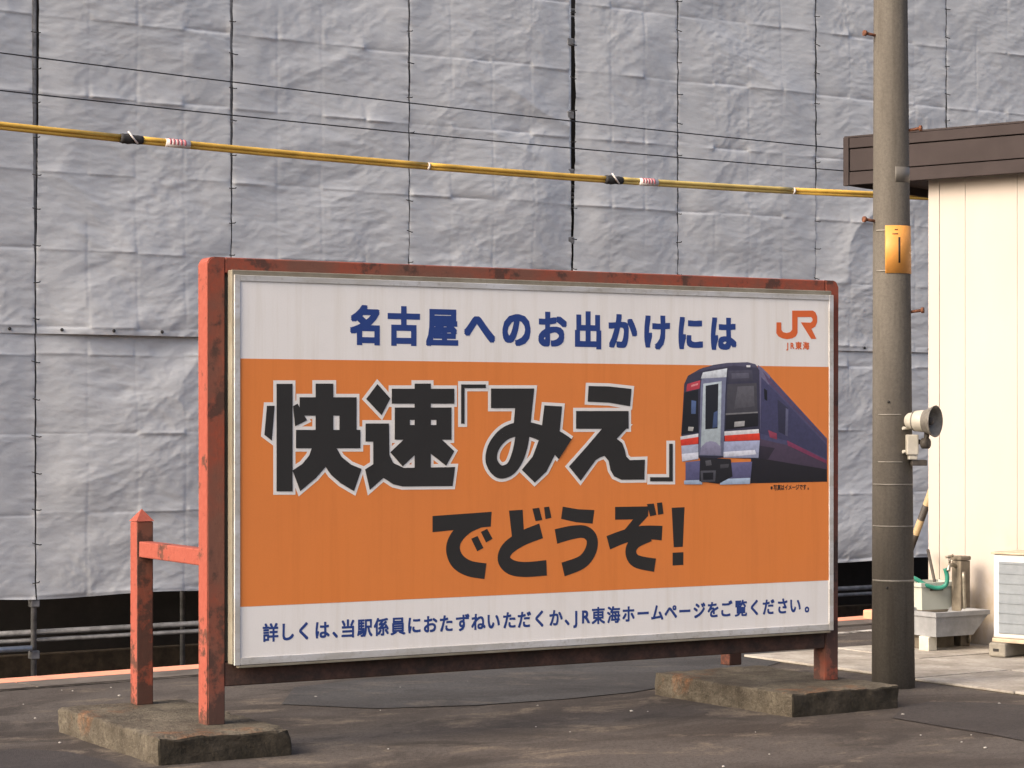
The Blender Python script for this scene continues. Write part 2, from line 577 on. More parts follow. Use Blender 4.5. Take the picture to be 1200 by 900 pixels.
for i, (a_, b_) in enumerate(((-0.47, -0.205),)):
    for k_ in range(30):
        bm = bmesh.new() if k_ == 0 else None
        if k_ == 0:
            bm_box(bm, (0.008, a_, 0.001), (1.992, b_, 0.008), 0.003)
            cop_me = from_bm(bm, 'coping_block')
        mesh_obj('coping_block', cop_me, M['coping'], platform, (-30 + 2 * k_, rnd.uniform(-.006, .006), rnd.uniform(0, .003)), (0, 0, rnd.uniform(-.002, .002)))
bm = bmesh.new()
bm_box(bm, (-30, -0.500, 0.0005), (30, -0.465, 0.0035))
mesh_obj('joint', from_bm(bm, 'joint'), M['joint'], platform)

def ground_sheet(name, pix, z, mat, label):
    bm = bmesh.new()
    vv = [bm.verts.new(on_ground(x, y)) for x, y in pix]
    for v in vv:
        v.co.z = z
    f = bm.faces.new(vv)
    f.normal_update()
    if f.normal.z < 0:
        f.normal_flip()
    me = bpy.data.meshes.new(name)
    bm.to_mesh(me)
    bm.free()
    return tag(mesh_obj(name, me, mat), label, None, None, 'structure')

patch_px = [(1046, 842), (1060, 828), (1090, 823), (1150, 824), (1220, 828), (1300, 838), (1300, 890), (1215, 872), (1160, 861), (1110, 853)]
ground_sheet('asphalt_patch', patch_px, 0.004, M['asphalt_new'], 'darker newer asphalt patch beside the pole')
ground_sheet('asphalt_patch', [(-60, 905), (-40, 886), (20, 878), (80, 882), (130, 893), (170, 915), (100, 960), (-60, 960)], 0.004, M['asphalt_new'],
             'dark rounded asphalt patch beside the left concrete footing')

ground_sheet('asphalt_patch', [(330, 826), (345, 806), (440, 795), (620, 782), (800, 771), (905, 764), (930, 772), (870, 790), (800, 802), (740, 812), (660, 820), (560, 827), (440, 831)], 0.004, M['asphalt_grey'],
             'bluish grey asphalt patch behind the billboard')

# pale pavement slabs in front of the hut
PA = D2R(33)
G0 = on_ground(1078, 799)
pave = mesh_obj('pavement', from_bm((lambda b: (bm_box(b, (-0.0, -1.52, 0), (4.6, 1.62, 0.004)), b)[1])(bmesh.new()), 'pavement'), M['old_concrete'], None, G0, (0, 0, PA))
tag(pave, 'strip of pale concrete slabs in front of the hut', None, None, 'structure')
slab_me = None
for i in range(6):
    for j in range(4):
        u0, v0 = i * 0.76, -1.51 + j * 0.78
        if slab_me is None:
            bm = bmesh.new()
            bm_box(bm, (0.006, 0.006, 0.001), (0.752, 0.772, 0.016), 0.004)
            slab_me = from_bm(bm, 'slab')
        mesh_obj('slab', slab_me, M['slab'], pave, (u0, v0, rnd.uniform(0, 0.004)), (rnd.uniform(-.003, .003), rnd.uniform(-.003, .003), rnd.uniform(-.004, .004)))

# small pale chips scattered on the asphalt
bm = bmesh.new()
for (px, py, s) in [(740, 834, 1.3), (469, 806, .8), (140, 816, 1.3), (370, 817, 1.0), (548, 799, .7), (630, 827, .7), (1058, 838, 1.2), (1171, 825, 1.0), (1155, 877, 1.1), (848, 899, 1.1), (70, 871, 1), (41, 842, .8), (130, 806, .7), (85, 810, .7), (1079, 862, .7), (1127, 870, .7), (455, 878, .6), (628, 852, .6), (668, 858, .5)]:
    p = on_ground(px, py)
    r = 0.0065 * s
    res = bmesh.ops.create_icosphere(bm, subdivisions=1, radius=r)
    for v in res["verts"]:
        v.co = Vector((v.co.x * rnd.uniform(1.0, 1.6), v.co.y * rnd.uniform(0.8, 1.3), v.co.z * 0.6)) + p + Vector((0, 0, r * 0.5))
for i in range(14):
    p = on_ground(rnd.uniform(-80, 1280), rnd.uniform(800, 930))
    r = rnd.uniform(0.002, 0.0045)
    res = bmesh.ops.create_icosphere(bm, subdivisions=1, radius=r)
    for v in res["verts"]:
        v.co = Vector((v.co.x * rnd.uniform(0.9, 1.5), v.co.y, v.co.z * 0.6)) + p + Vector((0, 0, r * 0.5))
tag(mesh_obj('stone_chips', from_bm(bm, 'stone_chips'), M['pebble']), 'tiny pale stone chips scattered over the asphalt', 'gravel', None, 'stuff')

# ------------------------------------------------------------------ scaffold, sheets and the building behind them
WA = D2R(33.5)
W0 = Vector((-3.2, 19.6, 0))
wu = Vector((math.cos(WA), math.sin(WA), 0))
wn_ = Vector((-math.sin(WA), math.cos(WA), 0))      # away from the camera
SEAMS = [-2.68, -0.88, 0.92, 2.72, 4.54, 5.81, 7.60, 9.44, 11.24]
TOPZ, MIDZ, BOTZ = 6.4, 2.23, 0.02

# building behind
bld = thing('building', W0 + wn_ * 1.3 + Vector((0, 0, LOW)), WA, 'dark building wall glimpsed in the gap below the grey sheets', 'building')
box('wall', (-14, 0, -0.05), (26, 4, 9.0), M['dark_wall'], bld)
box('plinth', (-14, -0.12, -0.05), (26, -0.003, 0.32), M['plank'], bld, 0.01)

# scaffold frame
sc = thing('scaffold', W0 + Vector((0, 0, LOW)), WA, 'steel pipe scaffold carrying the grey sheets along the track', 'scaffold')
R_P = 0.0243
for i, s in enumerate(SEAMS):
    off = -0.016 if i == 4 else 0.0
    for dep in (0.055, 1.0):
        bm = bmesh.new()
        bm_tube(bm, [(s + off, dep, 0.0), (s + off, dep, 7.6)], R_P, 14)
        p = mesh_obj('post', from_bm(bm, 'post'), M['steel_light'] if i == 4 else M['steel'], sc)
        if dep < 0.5:
            box('base_plate', (s + off - .07, dep - .07, 0.0), (s + off + .07, dep + .07, 0.008), M['steel'], p)
            for zc in ((0.44, 0.87, 4.1, 4.75, 5.3, 6.0) if i == 4 else (0.44, 0.87)):
                box('coupler', (s + off - .038, dep - .042, zc - .035), (s + off + .038, dep + .036, zc + .035), M['steel'], p, 0.008)
for zc in (0.62, 2.72, 4.62, 6.52):
    for dep in ((0.105,) if zc < 1 else (0.105, 1.05)):
        tube('ledger', [(-5, dep, zc), (13.5, dep, zc)], R_P, M['steel'], sc, 10)
        tube('ledger', [(-5, dep, zc - 0.065), (13.5, dep, zc - 0.065)], R_P * 0.8, M['steel'], sc, 10)
tube('brace', [(SEAMS[0] - 2.2, 0.0, 0.500), (SEAMS[1] - 0.04, 0.005, 0.500)], R_P, M['steel_light'], sc, 10)

# gap half-widths of the vertical seams (upper row, lower row), metres
GAP_U = [.012, .030, .014, .009, .034, .008, .007, .007, .01]
GAP_L = [.008, .007, .008, .008, .010, .008, .007, .007, .01]

tie_bm = bmesh.new()
bm_tube(tie_bm, [(-0.036, 0.0, 0.004), (-0.02, -0.012, 0.0), (0.02, -0.012, -0.003), (0.036, 0.0, 0.003)], 0.0048, 6)
tie_me = from_bm(tie_bm, 'tie')
tie_me.materials.append(M['cord'])
eye_bm = bmesh.new()
bm_lathe(eye_bm, [(0.002, -0.006), (0.013, -0.006), (0.015, 0.0)], (0, 1, 0), n=10)
eye_me = from_bm(eye_bm, 'eyelet')
eye_me.materials.append(M['cord'])

def make_sheet(k, row, label):
    s0, s1 = SEAMS[k], SEAMS[k + 1]
    g0, g1 = (GAP_U[k], GAP_U[k + 1]) if row else (GAP_L[k], GAP_L[k + 1])
    z0, z1 = (MIDZ - 0.03, TOPZ) if row else (BOTZ, MIDZ + 0.02)
    W, H = s1 - s0, z1 - z0
    st = 0.0135
    nx, nz = int(W / st) + 1, int(H / 0.0095) + 1
    seed = 100 * row + 11 * k + 5
    rs = np.random.RandomState(seed)
    u = np.linspace(0, W, nx)
    zz = np.linspace(z0, z1, nz)
    U, Z = np.meshgrid(u, zz)
    S = U + s0
    # folds: every quarter width, every two thirds of a metre, each cell set off its own way
    nq = 4 if W > 1.5 else 3
    colf = U / W * nq
    ci = np.clip(np.floor(colf).astype(int), 0, nq - 1)
    fz0, fsp = (0.045, 0.662) if row == 0 else (0.32, 0.645)
    rowf = (Z - fz0 + 0.010 * (rs.rand(nq)[ci] - 0.5) * 2) / fsp
    ri = (np.floor(rowf).astype(int) + 2).clip(0, 14)
    tz = rowf - np.floor(rowf)
    tx = colf - np.floor(colf)
    dx = np.minimum(tx, 1 - tx) * W / nq
    inner = 1 - np.exp(-(dx / 0.022) ** 2)              # cells meet softly along the upright folds
    A = (rs.rand(nq + 1, 16) - 0.5) * 0.010
    cell = A[ci, ri] * (tz - 0.5) * inner
    # pleats: along each level fold one side stands proud, light or dark by turns
    dz = np.where(tz > .5, tz - 1, tz) * fsp
    own = np.where(tz > .5, ri + 1, ri).clip(0, 15)
    sg = np.where(rs.rand(nq + 1, 16)[ci, own] > 0.40, 1.0, -1.0) * (0.6 + 0.5 * rs.rand(nq + 1, 16)[ci, own])
    prof = np.where(dz >= 0, np.exp(-dz / 0.030), np.exp(dz / 0.008))
    cell += sg * 0.0185 * prof * (0.6 + 0.5 * vnoise(S * 3, Z * 0 + own, seed + 3)) * (0.35 + 0.65 * inner)
    cell += -0.0020 * np.exp(-(dx / 0.011) ** 2) * (0.6 + 0.8 * vnoise(S * 0 + ci, Z * 1.5, seed + 4))
    # crumple: layered ridged noise, a little diagonal
    a1 = S * 0.92 + Z * 0.39
    a2 = -S * 0.39 + Z * 0.92
    wx = 0.35 * vnoise(S * 1.3, Z * 1.3, seed + 50, 2)
    wz = 0.35 * vnoise(S * 1.3 + 9, Z * 1.3, seed + 51, 2)
    n1 = 1 - np.abs(vnoise(a1 * 1.5 + wx, a2 * 3.0 + wz, seed + 1, 4, 0.55)) * 2
    n2 = 1 - np.abs(vnoise(S * 3.2 + wx * 3, Z * 7.5 + wz * 3, seed + 2, 3, 0.55)) * 2
    n3 = vnoise(S * 11 + wx * 6, Z * 24 + wz * 6, seed + 6, 2, 0.6)
    act = 0.55 + 0.45 * vnoise(S * 0.9, Z * 0.9, seed + 8, 2)
    n4 = vnoise(S * 5.5 + wx * 5, Z * 13 + wz * 5, seed + 7, 3, 0.62)
    crum = (0.0075 * n1 + 0.0050 * n2 * act + 0.0030 * n4 + 0.0020 * n3)
    # slow billow, long hanging drapes from the ties
    bil = 0.040 * vnoise(S * 0.45, Z * 0.85, 900 + row, 3, 0.5)
    dir_ = -1.0 if (k + row) % 2 else 1.0
    q1, q2 = Z * 0.93 + dir_ * S * 0.36, S * 0.93 - dir_ * Z * 0.36
    drape = 0.026 * (1 - np.abs(vnoise(q1 * 1.5 + wz * 0.6, q2 * 0.42, seed + 9, 2)) * 2) * np.clip(0.45 + 0.8 * vnoise(S * 0.5, Z * 0.5, seed + 10), 0.1, 1)
    e = np.minimum(U, W - U)
    pull = 1 - np.exp(-(e / 0.25) ** 2)
    puck = 0.004 * np.cos(2 * np.pi * (Z - z0) / 0.30) * np.exp(-e / 0.05) + 0.005 * vnoise(S * 4, Z * 26, seed + 20, 2) * np.exp(-e / 0.09)
    Y = -(cell + (crum + drape) * (0.35 + 0.65 * pull) + bil * pull + puck) + 0.02
    if row:
        Y -= 0.007 * np.exp(-((Z - z0) / 0.12) ** 2)        # laps over the lower row
    else:
        Y += 0.016 * np.exp(-((z1 - Z) / 0.15) ** 2)
        belly = np.exp(-(Z - z0) / 0.10)
        Y -= 0.02 * belly * np.sin(S * 5.3 + k)
        Z = Z + (0.012 * np.sin(S * 3.6 + 1.0) - 0.01) * np.exp(-(Z - z0) / 0.35)
    # edges draw back from the seam
    edge_n = 1 + 0.10 * vnoise(Z * 2.2, Z * 0 + k, 77 + row, 2)
    edge_n2 = 1 + 0.10 * vnoise(Z * 2.2, Z * 0 + k + 1, 77 + row, 2)
    t = U / W
    if row:
        taper = np.clip((Z - MIDZ) / 2.2, 0.25, 1.0)
    else:
        taper = 1.0
    X = (U + g0 * edge_n * taper * (1 - t) - g1 * edge_n2 * taper * t)
    P = np.stack([X, Y, Z], -1)
    me = grid_mesh('protective_sheet', P)
    me.materials.append(M['sheet'])
    o = mesh_obj('protective_sheet', me, None, None, W0 + wu * s0, (0, 0, WA))
    tag(o, label, 'sheet', 'grey sheets tied to the scaffold')
    zt = z0 + 0.12
    if True:
        while zt < z1 - 0.05:
            c = bpy.data.objects.new('tie', tie_me)
            link(c)
            c.parent = o
            c.location = (rnd.uniform(-.008, .008), -0.006, zt)
            c.rotation_euler = (0, rnd.uniform(-.25, .25), rnd.uniform(-.1, .1))
            sx = rnd.uniform(0.8, 1.15)
            c.scale = (sx, 1, 1)
            zt += 0.30 * rnd.uniform(0.93, 1.07)
    ub = 0.22
    while row and ub < W:
        jx = min(int(ub / st), nx - 1)
        c = bpy.data.objects.new('eyelet', eye_me)
        link(c)
        c.parent = o
        c.location = (ub, float(Y[2, jx]) - 0.004, z0 + 0.035)
        ub += 0.45
    return o

UP = ['upper grey sheet at the left picture edge, left of the first dark seam',
      'upper grey sheet behind the left black tape joint of the yellow cable',
      'upper grey sheet above the left part of the billboard',
      'upper grey sheet above the middle of the billboard, left of the steel pipe seam',
      'narrow upper grey sheet just right of the widest steel pipe seam',
      'upper grey sheet above the right end of the billboard',
      'upper grey sheet partly hidden behind the concrete pole',
      'upper grey sheet seen above the brown hut roof at the right edge']
LO = ['lower grey sheet at the left picture edge, left of the seam above the scaffold post',
      'lower grey sheet behind the short red post left of the billboard',
      'lower grey sheet hidden behind the left part of the billboard',
      'lower grey sheet hidden behind the middle of the billboard',
      'narrow lower grey sheet hidden behind the billboard',
      'lower grey sheet hidden behind the right end of the billboard',
      'lower grey sheet between the billboard and the concrete pole',
      'lower grey sheet hidden behind the cream hut']
for k in range(8):
    make_sheet(k, 1, UP[k])
    make_sheet(k, 0, LO[k])

# ------------------------------------------------------------------ billboard
SA = D2R(30.7)
SO = Vector((-1.365, 10.36, 0))
su = Vector((math.cos(SA), math.sin(SA), 0))
sv = Vector((-math.sin(SA), math.cos(SA), 0))
BASE = 0.12
TOP = 2.225
WID = 3.59
PW, PD = 0.086, 0.105
sign = thing('billboard', SO, SA, 'large orange and white advertising billboard in a rusty red frame', 'billboard')

def s_loc(px, py, v):
    p = on_plane(px, py, SO + sv * v, sv) - SO
    return p.dot(su), p.z

def front_brown(o):
    o.data.materials.append(M['red_front'])           # front faces get the darker, browner red with more rust
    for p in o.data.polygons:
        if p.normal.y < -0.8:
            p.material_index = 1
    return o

def red_beam(name, a, b, mat, bevel=0.006, parent=None):
    o = box(name, a, b, mat, parent or sign, bevel, 2)
    return front_brown(o) if mat is M['red'] and name != 'brace' else o

# posts are one rounded inverted U: two posts and a top beam with a rounded outer corner
def corner_post(name, left):
    bm = bmesh.new()
    r = 0.035
    prof = []
    if left:
        prof = [(0, BASE), (PW, BASE), (PW, TOP)]
        prof += [(r - r * math.sin(t), TOP - r + r * math.cos(t)) for t in [i * math.pi / 2 / 5 for i in range(6)]]
    else:
        prof = [(WID - PW, BASE), (WID, BASE)]
        prof += [(WID - r + r * math.cos(t), TOP - r + r * math.sin(t)) for t in [i * math.pi / 2 / 5 for i in range(6)]]
        prof += [(WID - PW, TOP)]
    f0 = [bm.verts.new((u, 0, zz)) for u, zz in prof]
    f1 = [bm.verts.new((u, PD, zz)) for u, zz in prof]
    bm.faces.new(f0)
    bm.faces.new(f1[::-1])
    n = len(prof)
    for i in range(n):
        bm.faces.new((f0[i], f1[i], f1[(i + 1) % n], f0[(i + 1) % n]))
    bmesh.ops.bevel(bm, geom=[e for e in bm.edges if abs(e.verts[0].co.y - e.verts[1].co.y) < 1e-6], offset=0.005, segments=2, affect='EDGES')
    return front_brown(mesh_obj(name, from_bm(bm, name), M['red'], sign))
corner_post('post', True)
rp = corner_post('post', False)
for p in rp.data.polygons:
    if p.center.x < WID - 0.02:
        p.material_index = 1
red_beam('top_beam', (PW + 0.001, 0.002, TOP - 0.072), (WID - PW - 0.001, PD - 0.002, TOP - 0.0005), M['red'])
# bottom beam from the photo's heights
_, zb1 = s_loc(266, 780, 0)
red_beam('bottom_beam', (PW + 0.001, 0.004, 0.291), (WID - PW - 0.001, PD - 0.004, 0.400), M['rust'])
for u0 in (0.0, WID - PW):
    bp = red_beam('back_post', (u0, 0.855, BASE), (u0 + PW, 0.855 + PW, 1.003), M['red'])
    bm = bmesh.new()                                    # pyramid cap
    q = [bm.verts.new((u0 - 0.003 + a * (PW + .006), 0.855 - 0.003 + b * (PW + .006), 1.004)) for a, b in ((0, 0), (1, 0), (1, 1), (0, 1))]
    t = bm.verts.new((u0 + PW / 2, 0.855 + PW / 2, 1.063))
    bm.faces.new(q[::-1])
    for i in range(4):
        bm.faces.new((q[i], q[(i + 1) % 4], t))
    mesh_obj('cap', from_bm(bm, 'cap'), M['red'], bp)
    red_beam('brace', (u0 + 0.010, PD + 0.001, 0.832), (u0 + PW - 0.010, 0.854, 0.908), M['red'])

# panel: yellowed back box, aluminium frame, print
VB, VF, VP = -0.002, -0.062, -0.056
uL, zT = s_loc(275, 326.5, VF)
uR, _ = s_loc(977, 341, VF)
_, zB = s_loc(275, 779, VF)
_, zTr = s_loc(973, 341.5, VF)
_, zBr = s_loc(972, 740, VF)
zT = (zT + zTr) / 2
zB = (zB + zBr) / 2
panel = box('panel_box', (uL - 0.008, VF + 0.012, zB + 0.004), (uR - 0.004, VB, zT + 0.022), M['trim'], sign, 0.004)
box('back_panel', (PW + 0.001, 0.030, 0.402), (WID - PW - 0.001, 0.06, TOP - 0.073), M['trim'], sign)
fw = 0.028
bm = bmesh.new()
box('frame_bar', (uL, VF, zB), (uL + fw, VF + 0.011, zT), M['alu'], panel, 0.002)
box('frame_bar', (uR - fw, VF, zB), (uR, VF + 0.011, zT), M['alu'], panel, 0.002)
box('frame_bar', (uL + fw + .0005, VF + 0.0005, zT - fw), (uR - fw - .0005, VF + 0.011, zT - 0.001), M['alu'], panel, 0.002)
box('frame_bar', (uL + fw + .0005, VF + 0.0005, zB + 0.001), (uR - fw - .0005, VF + 0.011, zB + fw + 0.006), M['alu'], panel, 0.002)
box('drip_strip', (uL + 0.02, VF + 0.001, zB - 0.012), (uR - 0.02, VF + 0.03, zB - 0.001), M['trim'], sign, 0.002)
pu0, pu1, pz0, pz1 = uL + fw, uR - fw, zB + fw + 0.006, zT - fw
poster = box('poster', (pu0, VP, pz0), (pu1, VP + 0.004, pz1), M['white_print'], sign)

def flat_mesh(name, polys, v, mat, parent, step=0.00004, cols=None):
    """polys: lists of (u, z); each one a hair in front of the one before"""
    verts, faces, pc = [], [], []
    for i, p in enumerate(polys):
        base = len(verts)
        ar = sum(p[j][0] * p[(j + 1) % len(p)][1] - p[(j + 1) % len(p)][0] * p[j][1] for j in range(len(p)))
        if ar < 0:
            p = p[::-1]
        verts += [(u, v - i * step, zz) for u, zz in p]
        faces.append(list(range(base, base + len(p))))
    me = bpy.data.meshes.new(name)
    me.from_pydata(verts, [], faces)
    if cols:
        at = me.color_attributes.new("print", 'FLOAT_COLOR', 'CORNER')
        k = 0
        for i, f in enumerate(faces):
            zs_ = [verts[q_][2] for q_ in f]
            for q_ in f:
                g_ = 0.80 + 0.42 * (verts[q_][2] - min(zs_)) / max(max(zs_) - min(zs_), 1e-6)
                at.data[k].color = (*[min(1, c_ * g_) for c_ in cols[i]], 1)
                k += 1
    return mesh_obj(name, me, mat, parent)

_, zo1 = s_loc(281, 423, VP)
_, zo1r = s_loc(969, 427.5, VP)
_, zo0 = s_loc(281, 712.5, VP)
_, zo0r = s_loc(969, 679, VP)
zo1, zo0 = (zo1 + zo1r) / 2, (zo0 + zo0r) / 2
flat_mesh('orange_band', [[(pu0 + .001, zo0), (pu1 - .001, zo0), (pu1 - .001, zo1), (pu0 + .001, zo1)]], VP - 0.0006, M['orange_print'], poster)

# ---- traced lettering
def mapper(ox, oy, k):
    return lambda p: s_loc(ox + p[0] / k, oy + p[1] / k, VP)

def ribbon(pts, widths, extra=0.0, sub=6, ext=0.0):
    """centre line with widths (metres) -> outline polygon pieces (quads)"""
    P = [Vector((a, b, wd)) for (a, b), wd in zip(pts, widths)]
    P = smooth_path(P, sub) if len(P) > 2 else P
    if ext:
        d0 = (P[0] - P[1]); d0.z = 0; d0.normalize()
        d1 = (P[-1] - P[-2]); d1.z = 0; d1.normalize()
        P = [P[0] + d0 * ext] + P[1:-1] + [P[-1] + d1 * ext] if len(P) > 2 else [P[0] + d0 * ext, P[1] + d1 * ext]
    L, R = [], []
    for i, p in enumerate(P):
        d = P[min(i + 1, len(P) - 1)] - P[max(i - 1, 0)]
        nx_, ny_ = -d.y, d.x
        l = math.hypot(nx_, ny_) or 1
        h = p.z / 2 + extra
        L.append((p.x + nx_ / l * h, p.y + ny_ / l * h))
        R.append((p.x - nx_ / l * h, p.y - ny_ / l * h))
    return [[L[i], L[i + 1], R[i + 1], R[i]] for i in range(len(P) - 1)]

def inflate(poly, d):
    ar = sum(poly[j][0] * poly[(j + 1) % len(poly)][1] - poly[(j + 1) % len(poly)][0] * poly[j][1] for j in range(len(poly)))
    if ar < 0:
        poly = poly[::-1]
    n = len(poly)
    out = []
    for i in range(n):
        a, b, c = Vector((*poly[i - 1], 0)), Vector((*poly[i], 0)), Vector((*poly[(i + 1) % n], 0))
        e1, e2 = (b - a).normalized(), (c - b).normalized()
        n1_, n2_ = Vector((e1.y, -e1.x, 0)), Vector((e2.y, -e2.x, 0))
        bi = n1_ + n2_
        if bi.length < 1e-6:
            bi = n1_
        bi.normalize()
        k = min(1.0 / max(bi.dot(n1_), 0.35), 1.8)
        q = b + bi * d * k
        out.append((q.x, q.y))
    return out

A_ = mapper(280, 420, 4.0)
CH = [0]
title = []                                    # ('p', polygon) or ('r', points, widths in metres)
def P_(mp, *pts):
    title.append(('p', [mp(p) for p in pts], CH[0]))
def bx_(mp, x0, y0, x1, y1):
    P_(mp, (x0, y0), (x1, y0), (x1, y1), (x0, y1))
# kanji one
P_(A_, (130, 222), (166, 222), (153, 385), (118, 358))
bx_(A_, 175, 119, 250, 623)
P_(A_, (252, 224), (273, 212), (318, 290), (262, 318))
bx_(A_, 283, 182, 550, 268)
bx_(A_, 470, 258, 550, 345)
bx_(A_, 266, 335, 568, 421)
bx_(A_, 358, 118, 441, 428)
P_(A_, (342, 415), (441, 415), (428, 465), (402, 512), (360, 560), (286, 622), (250, 525), (295, 495), (328, 455))
P_(A_, (395, 418), (455, 418), (480, 462), (525, 498), (574, 518), (538, 622), (475, 585), (430, 545), (392, 490))
CH[0] += 1
# kanji two
P_(A_, (648, 120), (708, 188), (667, 266), (595, 190))
bx_(A_, 822, 118, 898, 515)
bx_(A_, 715, 142, 1008, 212)
bx_(A_, 729, 230, 995, 288)
bx_(A_, 729, 312, 995, 381)
bx_(A_, 729, 284, 800, 316)
bx_(A_, 826, 284, 896, 316)
bx_(A_, 924, 284, 995, 316)
P_(A_, (775, 376), (832, 376), (828, 448), (766, 506), (708, 440))
P_(A_, (890, 376), (945, 376), (1008, 435), (970, 503), (892, 442))
P_(A_, (592, 305), (702, 305), (704, 452), (722, 490), (772, 513), (1012, 509), (1000, 598), (765, 600), (722, 590), (676, 560), (612, 616), (590, 520), (628, 496), (628, 390), (592, 390))
CH[0] += 1
# opening bracket
bx_(A_, 1040, 122, 1156, 139)
bx_(A_, 1040, 122, 1056, 306)
CH[0] += 1
# kana mi
B_ = mapper(380, 340, 4.0)
def R_(mp, pts, wpx, k):
    title.append(('r', [mp(p) for p in pts], [wv_ / k / 240.0 for wv_ in wpx], CH[0]))
bx_(B_, 780, 461, 940, 553)
P_(B_, (888, 461), (983, 461), (966, 625), (940, 735), (885, 640), (893, 555))
R_(B_, [(935, 600), (925, 700), (905, 780), (870, 838), (818, 850), (782, 800), (795, 730), (850, 670), (930, 650), (1010, 668), (1080, 705), (1128, 745)], [70, 75, 70, 60, 62, 62, 60, 62, 66, 72, 100, 118], 4)
P_(B_, (1030, 540), (1113, 545), (1100, 680), (1080, 770), (1040, 850), (985, 902), (924, 842), (975, 780), (1005, 700), (1018, 640))
CH[0] += 1
# kana e
E_ = mapper(660, 340, 3.75)
P_(E_, (110, 421), (200, 423), (299, 434), (292, 510), (200, 494), (106, 490))
bx_(E_, 55, 531, 286, 609)
P_(E_, (178, 598), (286, 598), (232, 655), (150, 735), (75, 838), (24, 775), (100, 690))
P_(E_, (140, 748), (190, 640), (232, 652), (258, 672), (270, 705), (276, 732), (292, 747), (358, 745), (355, 832), (255, 833), (222, 818), (206, 790), (198, 750), (180, 728), (160, 735))
CH[0] += 1
# closing bracket
bx_(E_, 464, 675, 480, 840)
bx_(E_, 380, 822, 480, 840)
OW = 0.0155
def letters(kind_v, outline=False):
    for ch in sorted({t_[-1] for t_ in title}):
        blk, outl = [], []
        for t_ in title:
            if t_[-1] != ch:
                continue
            if t_[0] == 'p':
                blk.append(t_[1])
                outl.append(inflate(t_[1], OW))
            else:
                blk += ribbon(t_[1], t_[2])
                outl += ribbon(t_[1], t_[2], OW)
        if outline:
            flat_mesh('character_outline', outl, VP - 0.0012, M['outline_print'], poster, 0.00001)
        flat_mesh('character', blk, kind_v, M['black_print'], poster, 0.00001)
letters(VP - 0.0032, True)

# second line
title = []
D_ = mapper(480, 570, 3.0)
k3 = 3.0
P_(D_, (80, 104), (288, 89), (285, 141), (225, 147), (80, 161))
R_(D_, [(262, 116), (205, 140), (165, 178), (152, 220), (168, 262), (208, 288), (266, 298)], [46, 48, 50, 54, 56, 54, 54], k3)
P_(D_, (216, 184), (238, 174), (259, 216), (237, 228))
P_(D_, (250, 160), (272, 149), (291, 184), (268, 197))
CH[0] += 1
P_(D_, (349, 85), (397, 82), (402, 170), (360, 185))
R_(D_, [(462, 156), (395, 183), (345, 218), (331, 255), (355, 283), (405, 292), (481, 286)], [54, 52, 50, 50, 52, 52, 54], k3)
P_(D_, (431, 78), (455, 75), (466, 118), (442, 122))
P_(D_, (472, 73), (490, 71), (498, 110), (477, 115))
CH[0] += 1
P_(D_, (538, 71), (590, 80), (649, 83), (643, 131), (585, 126), (532, 114))
R_(D_, [(514, 176), (570, 162), (615, 160), (640, 184), (636, 226), (605, 266), (539, 292)], [52, 48, 44, 46, 48, 48, 50], k3)
CH[0] += 1
P_(D_, (722, 72), (840, 70), (838, 104), (795, 150), (745, 165), (785, 116), (722, 117))
R_(D_, [(698, 198), (755, 176), (815, 162), (887, 164)], [50, 48, 48, 52], k3)
R_(D_, [(845, 172), (795, 195), (777, 228), (795, 262), (862, 277)], [44, 46, 46, 46, 48], k3)
P_(D_, (834, 62), (858, 60), (867, 100), (845, 105))
P_(D_, (869, 58), (887, 56), (892, 96), (873, 100))
CH[0] += 1
P_(D_, (921, 75), (966, 73), (960, 212), (928, 214))
P_(D_, (924, 233), (962, 231), (962, 276), (924, 278))
letters(VP - 0.0012)

# ---- lettering from Blender's own font, one character per cell
def glyph(ch, size, bold):
    cu = bpy.data.curves.new('g', 'FONT')
    cu.body = ch
    cu.size = 1.0
    cu.offset = bold
    cu.resolution_u = 3
    o = bpy.data.objects.new('g', cu)
    C.objects.link(o)
    dg = bpy.context.evaluated_depsgraph_get()
    me = bpy.data.meshes.new_from_object(o.evaluated_get(dg))
    vs_ = [(v.co.x * size, v.co.y * size) for v in me.vertices]
    fs_ = [tuple(p.vertices) for p in me.polygons]
    bpy.data.objects.remove(o)
    bpy.data.curves.remove(cu)
    bpy.data.meshes.remove(me)
    return vs_, fs_

def font_line(name, chars, us, zc, size, bold, mat, v, xs=1.0):
    """one mesh per character; weight comes from copies of the glyph set off all round"""
    for i, (ch, u) in enumerate(zip(chars, us)):
        g, fs = glyph(ch, size, 0.0)
        if not g:
            continue
        x0, x1 = min(p[0] for p in g), max(p[0] for p in g)
        cx = (x0 + x1) / 2
        verts, faces = [], []
        offs = [(0, 0)] + [(a * bold, b_ * bold) for a in (-1, 0, 1) for b_ in (-1, 0, 1) if a or b_]
        for j, (ox, oy) in enumerate(offs):
            b = len(verts)
            verts += [(u + (x - cx) * xs + ox, v - j * 0.000012, zc + y - 0.38 * size + oy) for x, y in g]
            faces += [tuple(b + k for k in f) for f in fs]
        me = bpy.data.meshes.new(name)
        me.from_pydata(verts, [], faces)
        mesh_obj(name, me, mat, poster)

u_a = s_loc(427.5, 384, VP)[0]
u_b = s_loc(848, 388, VP)[0]
zh = (s_loc(427.5, 384.5, VP)[1] + s_loc(848, 387.5, VP)[1]) / 2
head = "名古屋へのお出かけには"
font_line('character', head, [u_a + (u_b - u_a) * i / 10 for i in range(11)], zh, 0.186, 0.0074, M['blue_print'], VP - 0.0008, 0.94)

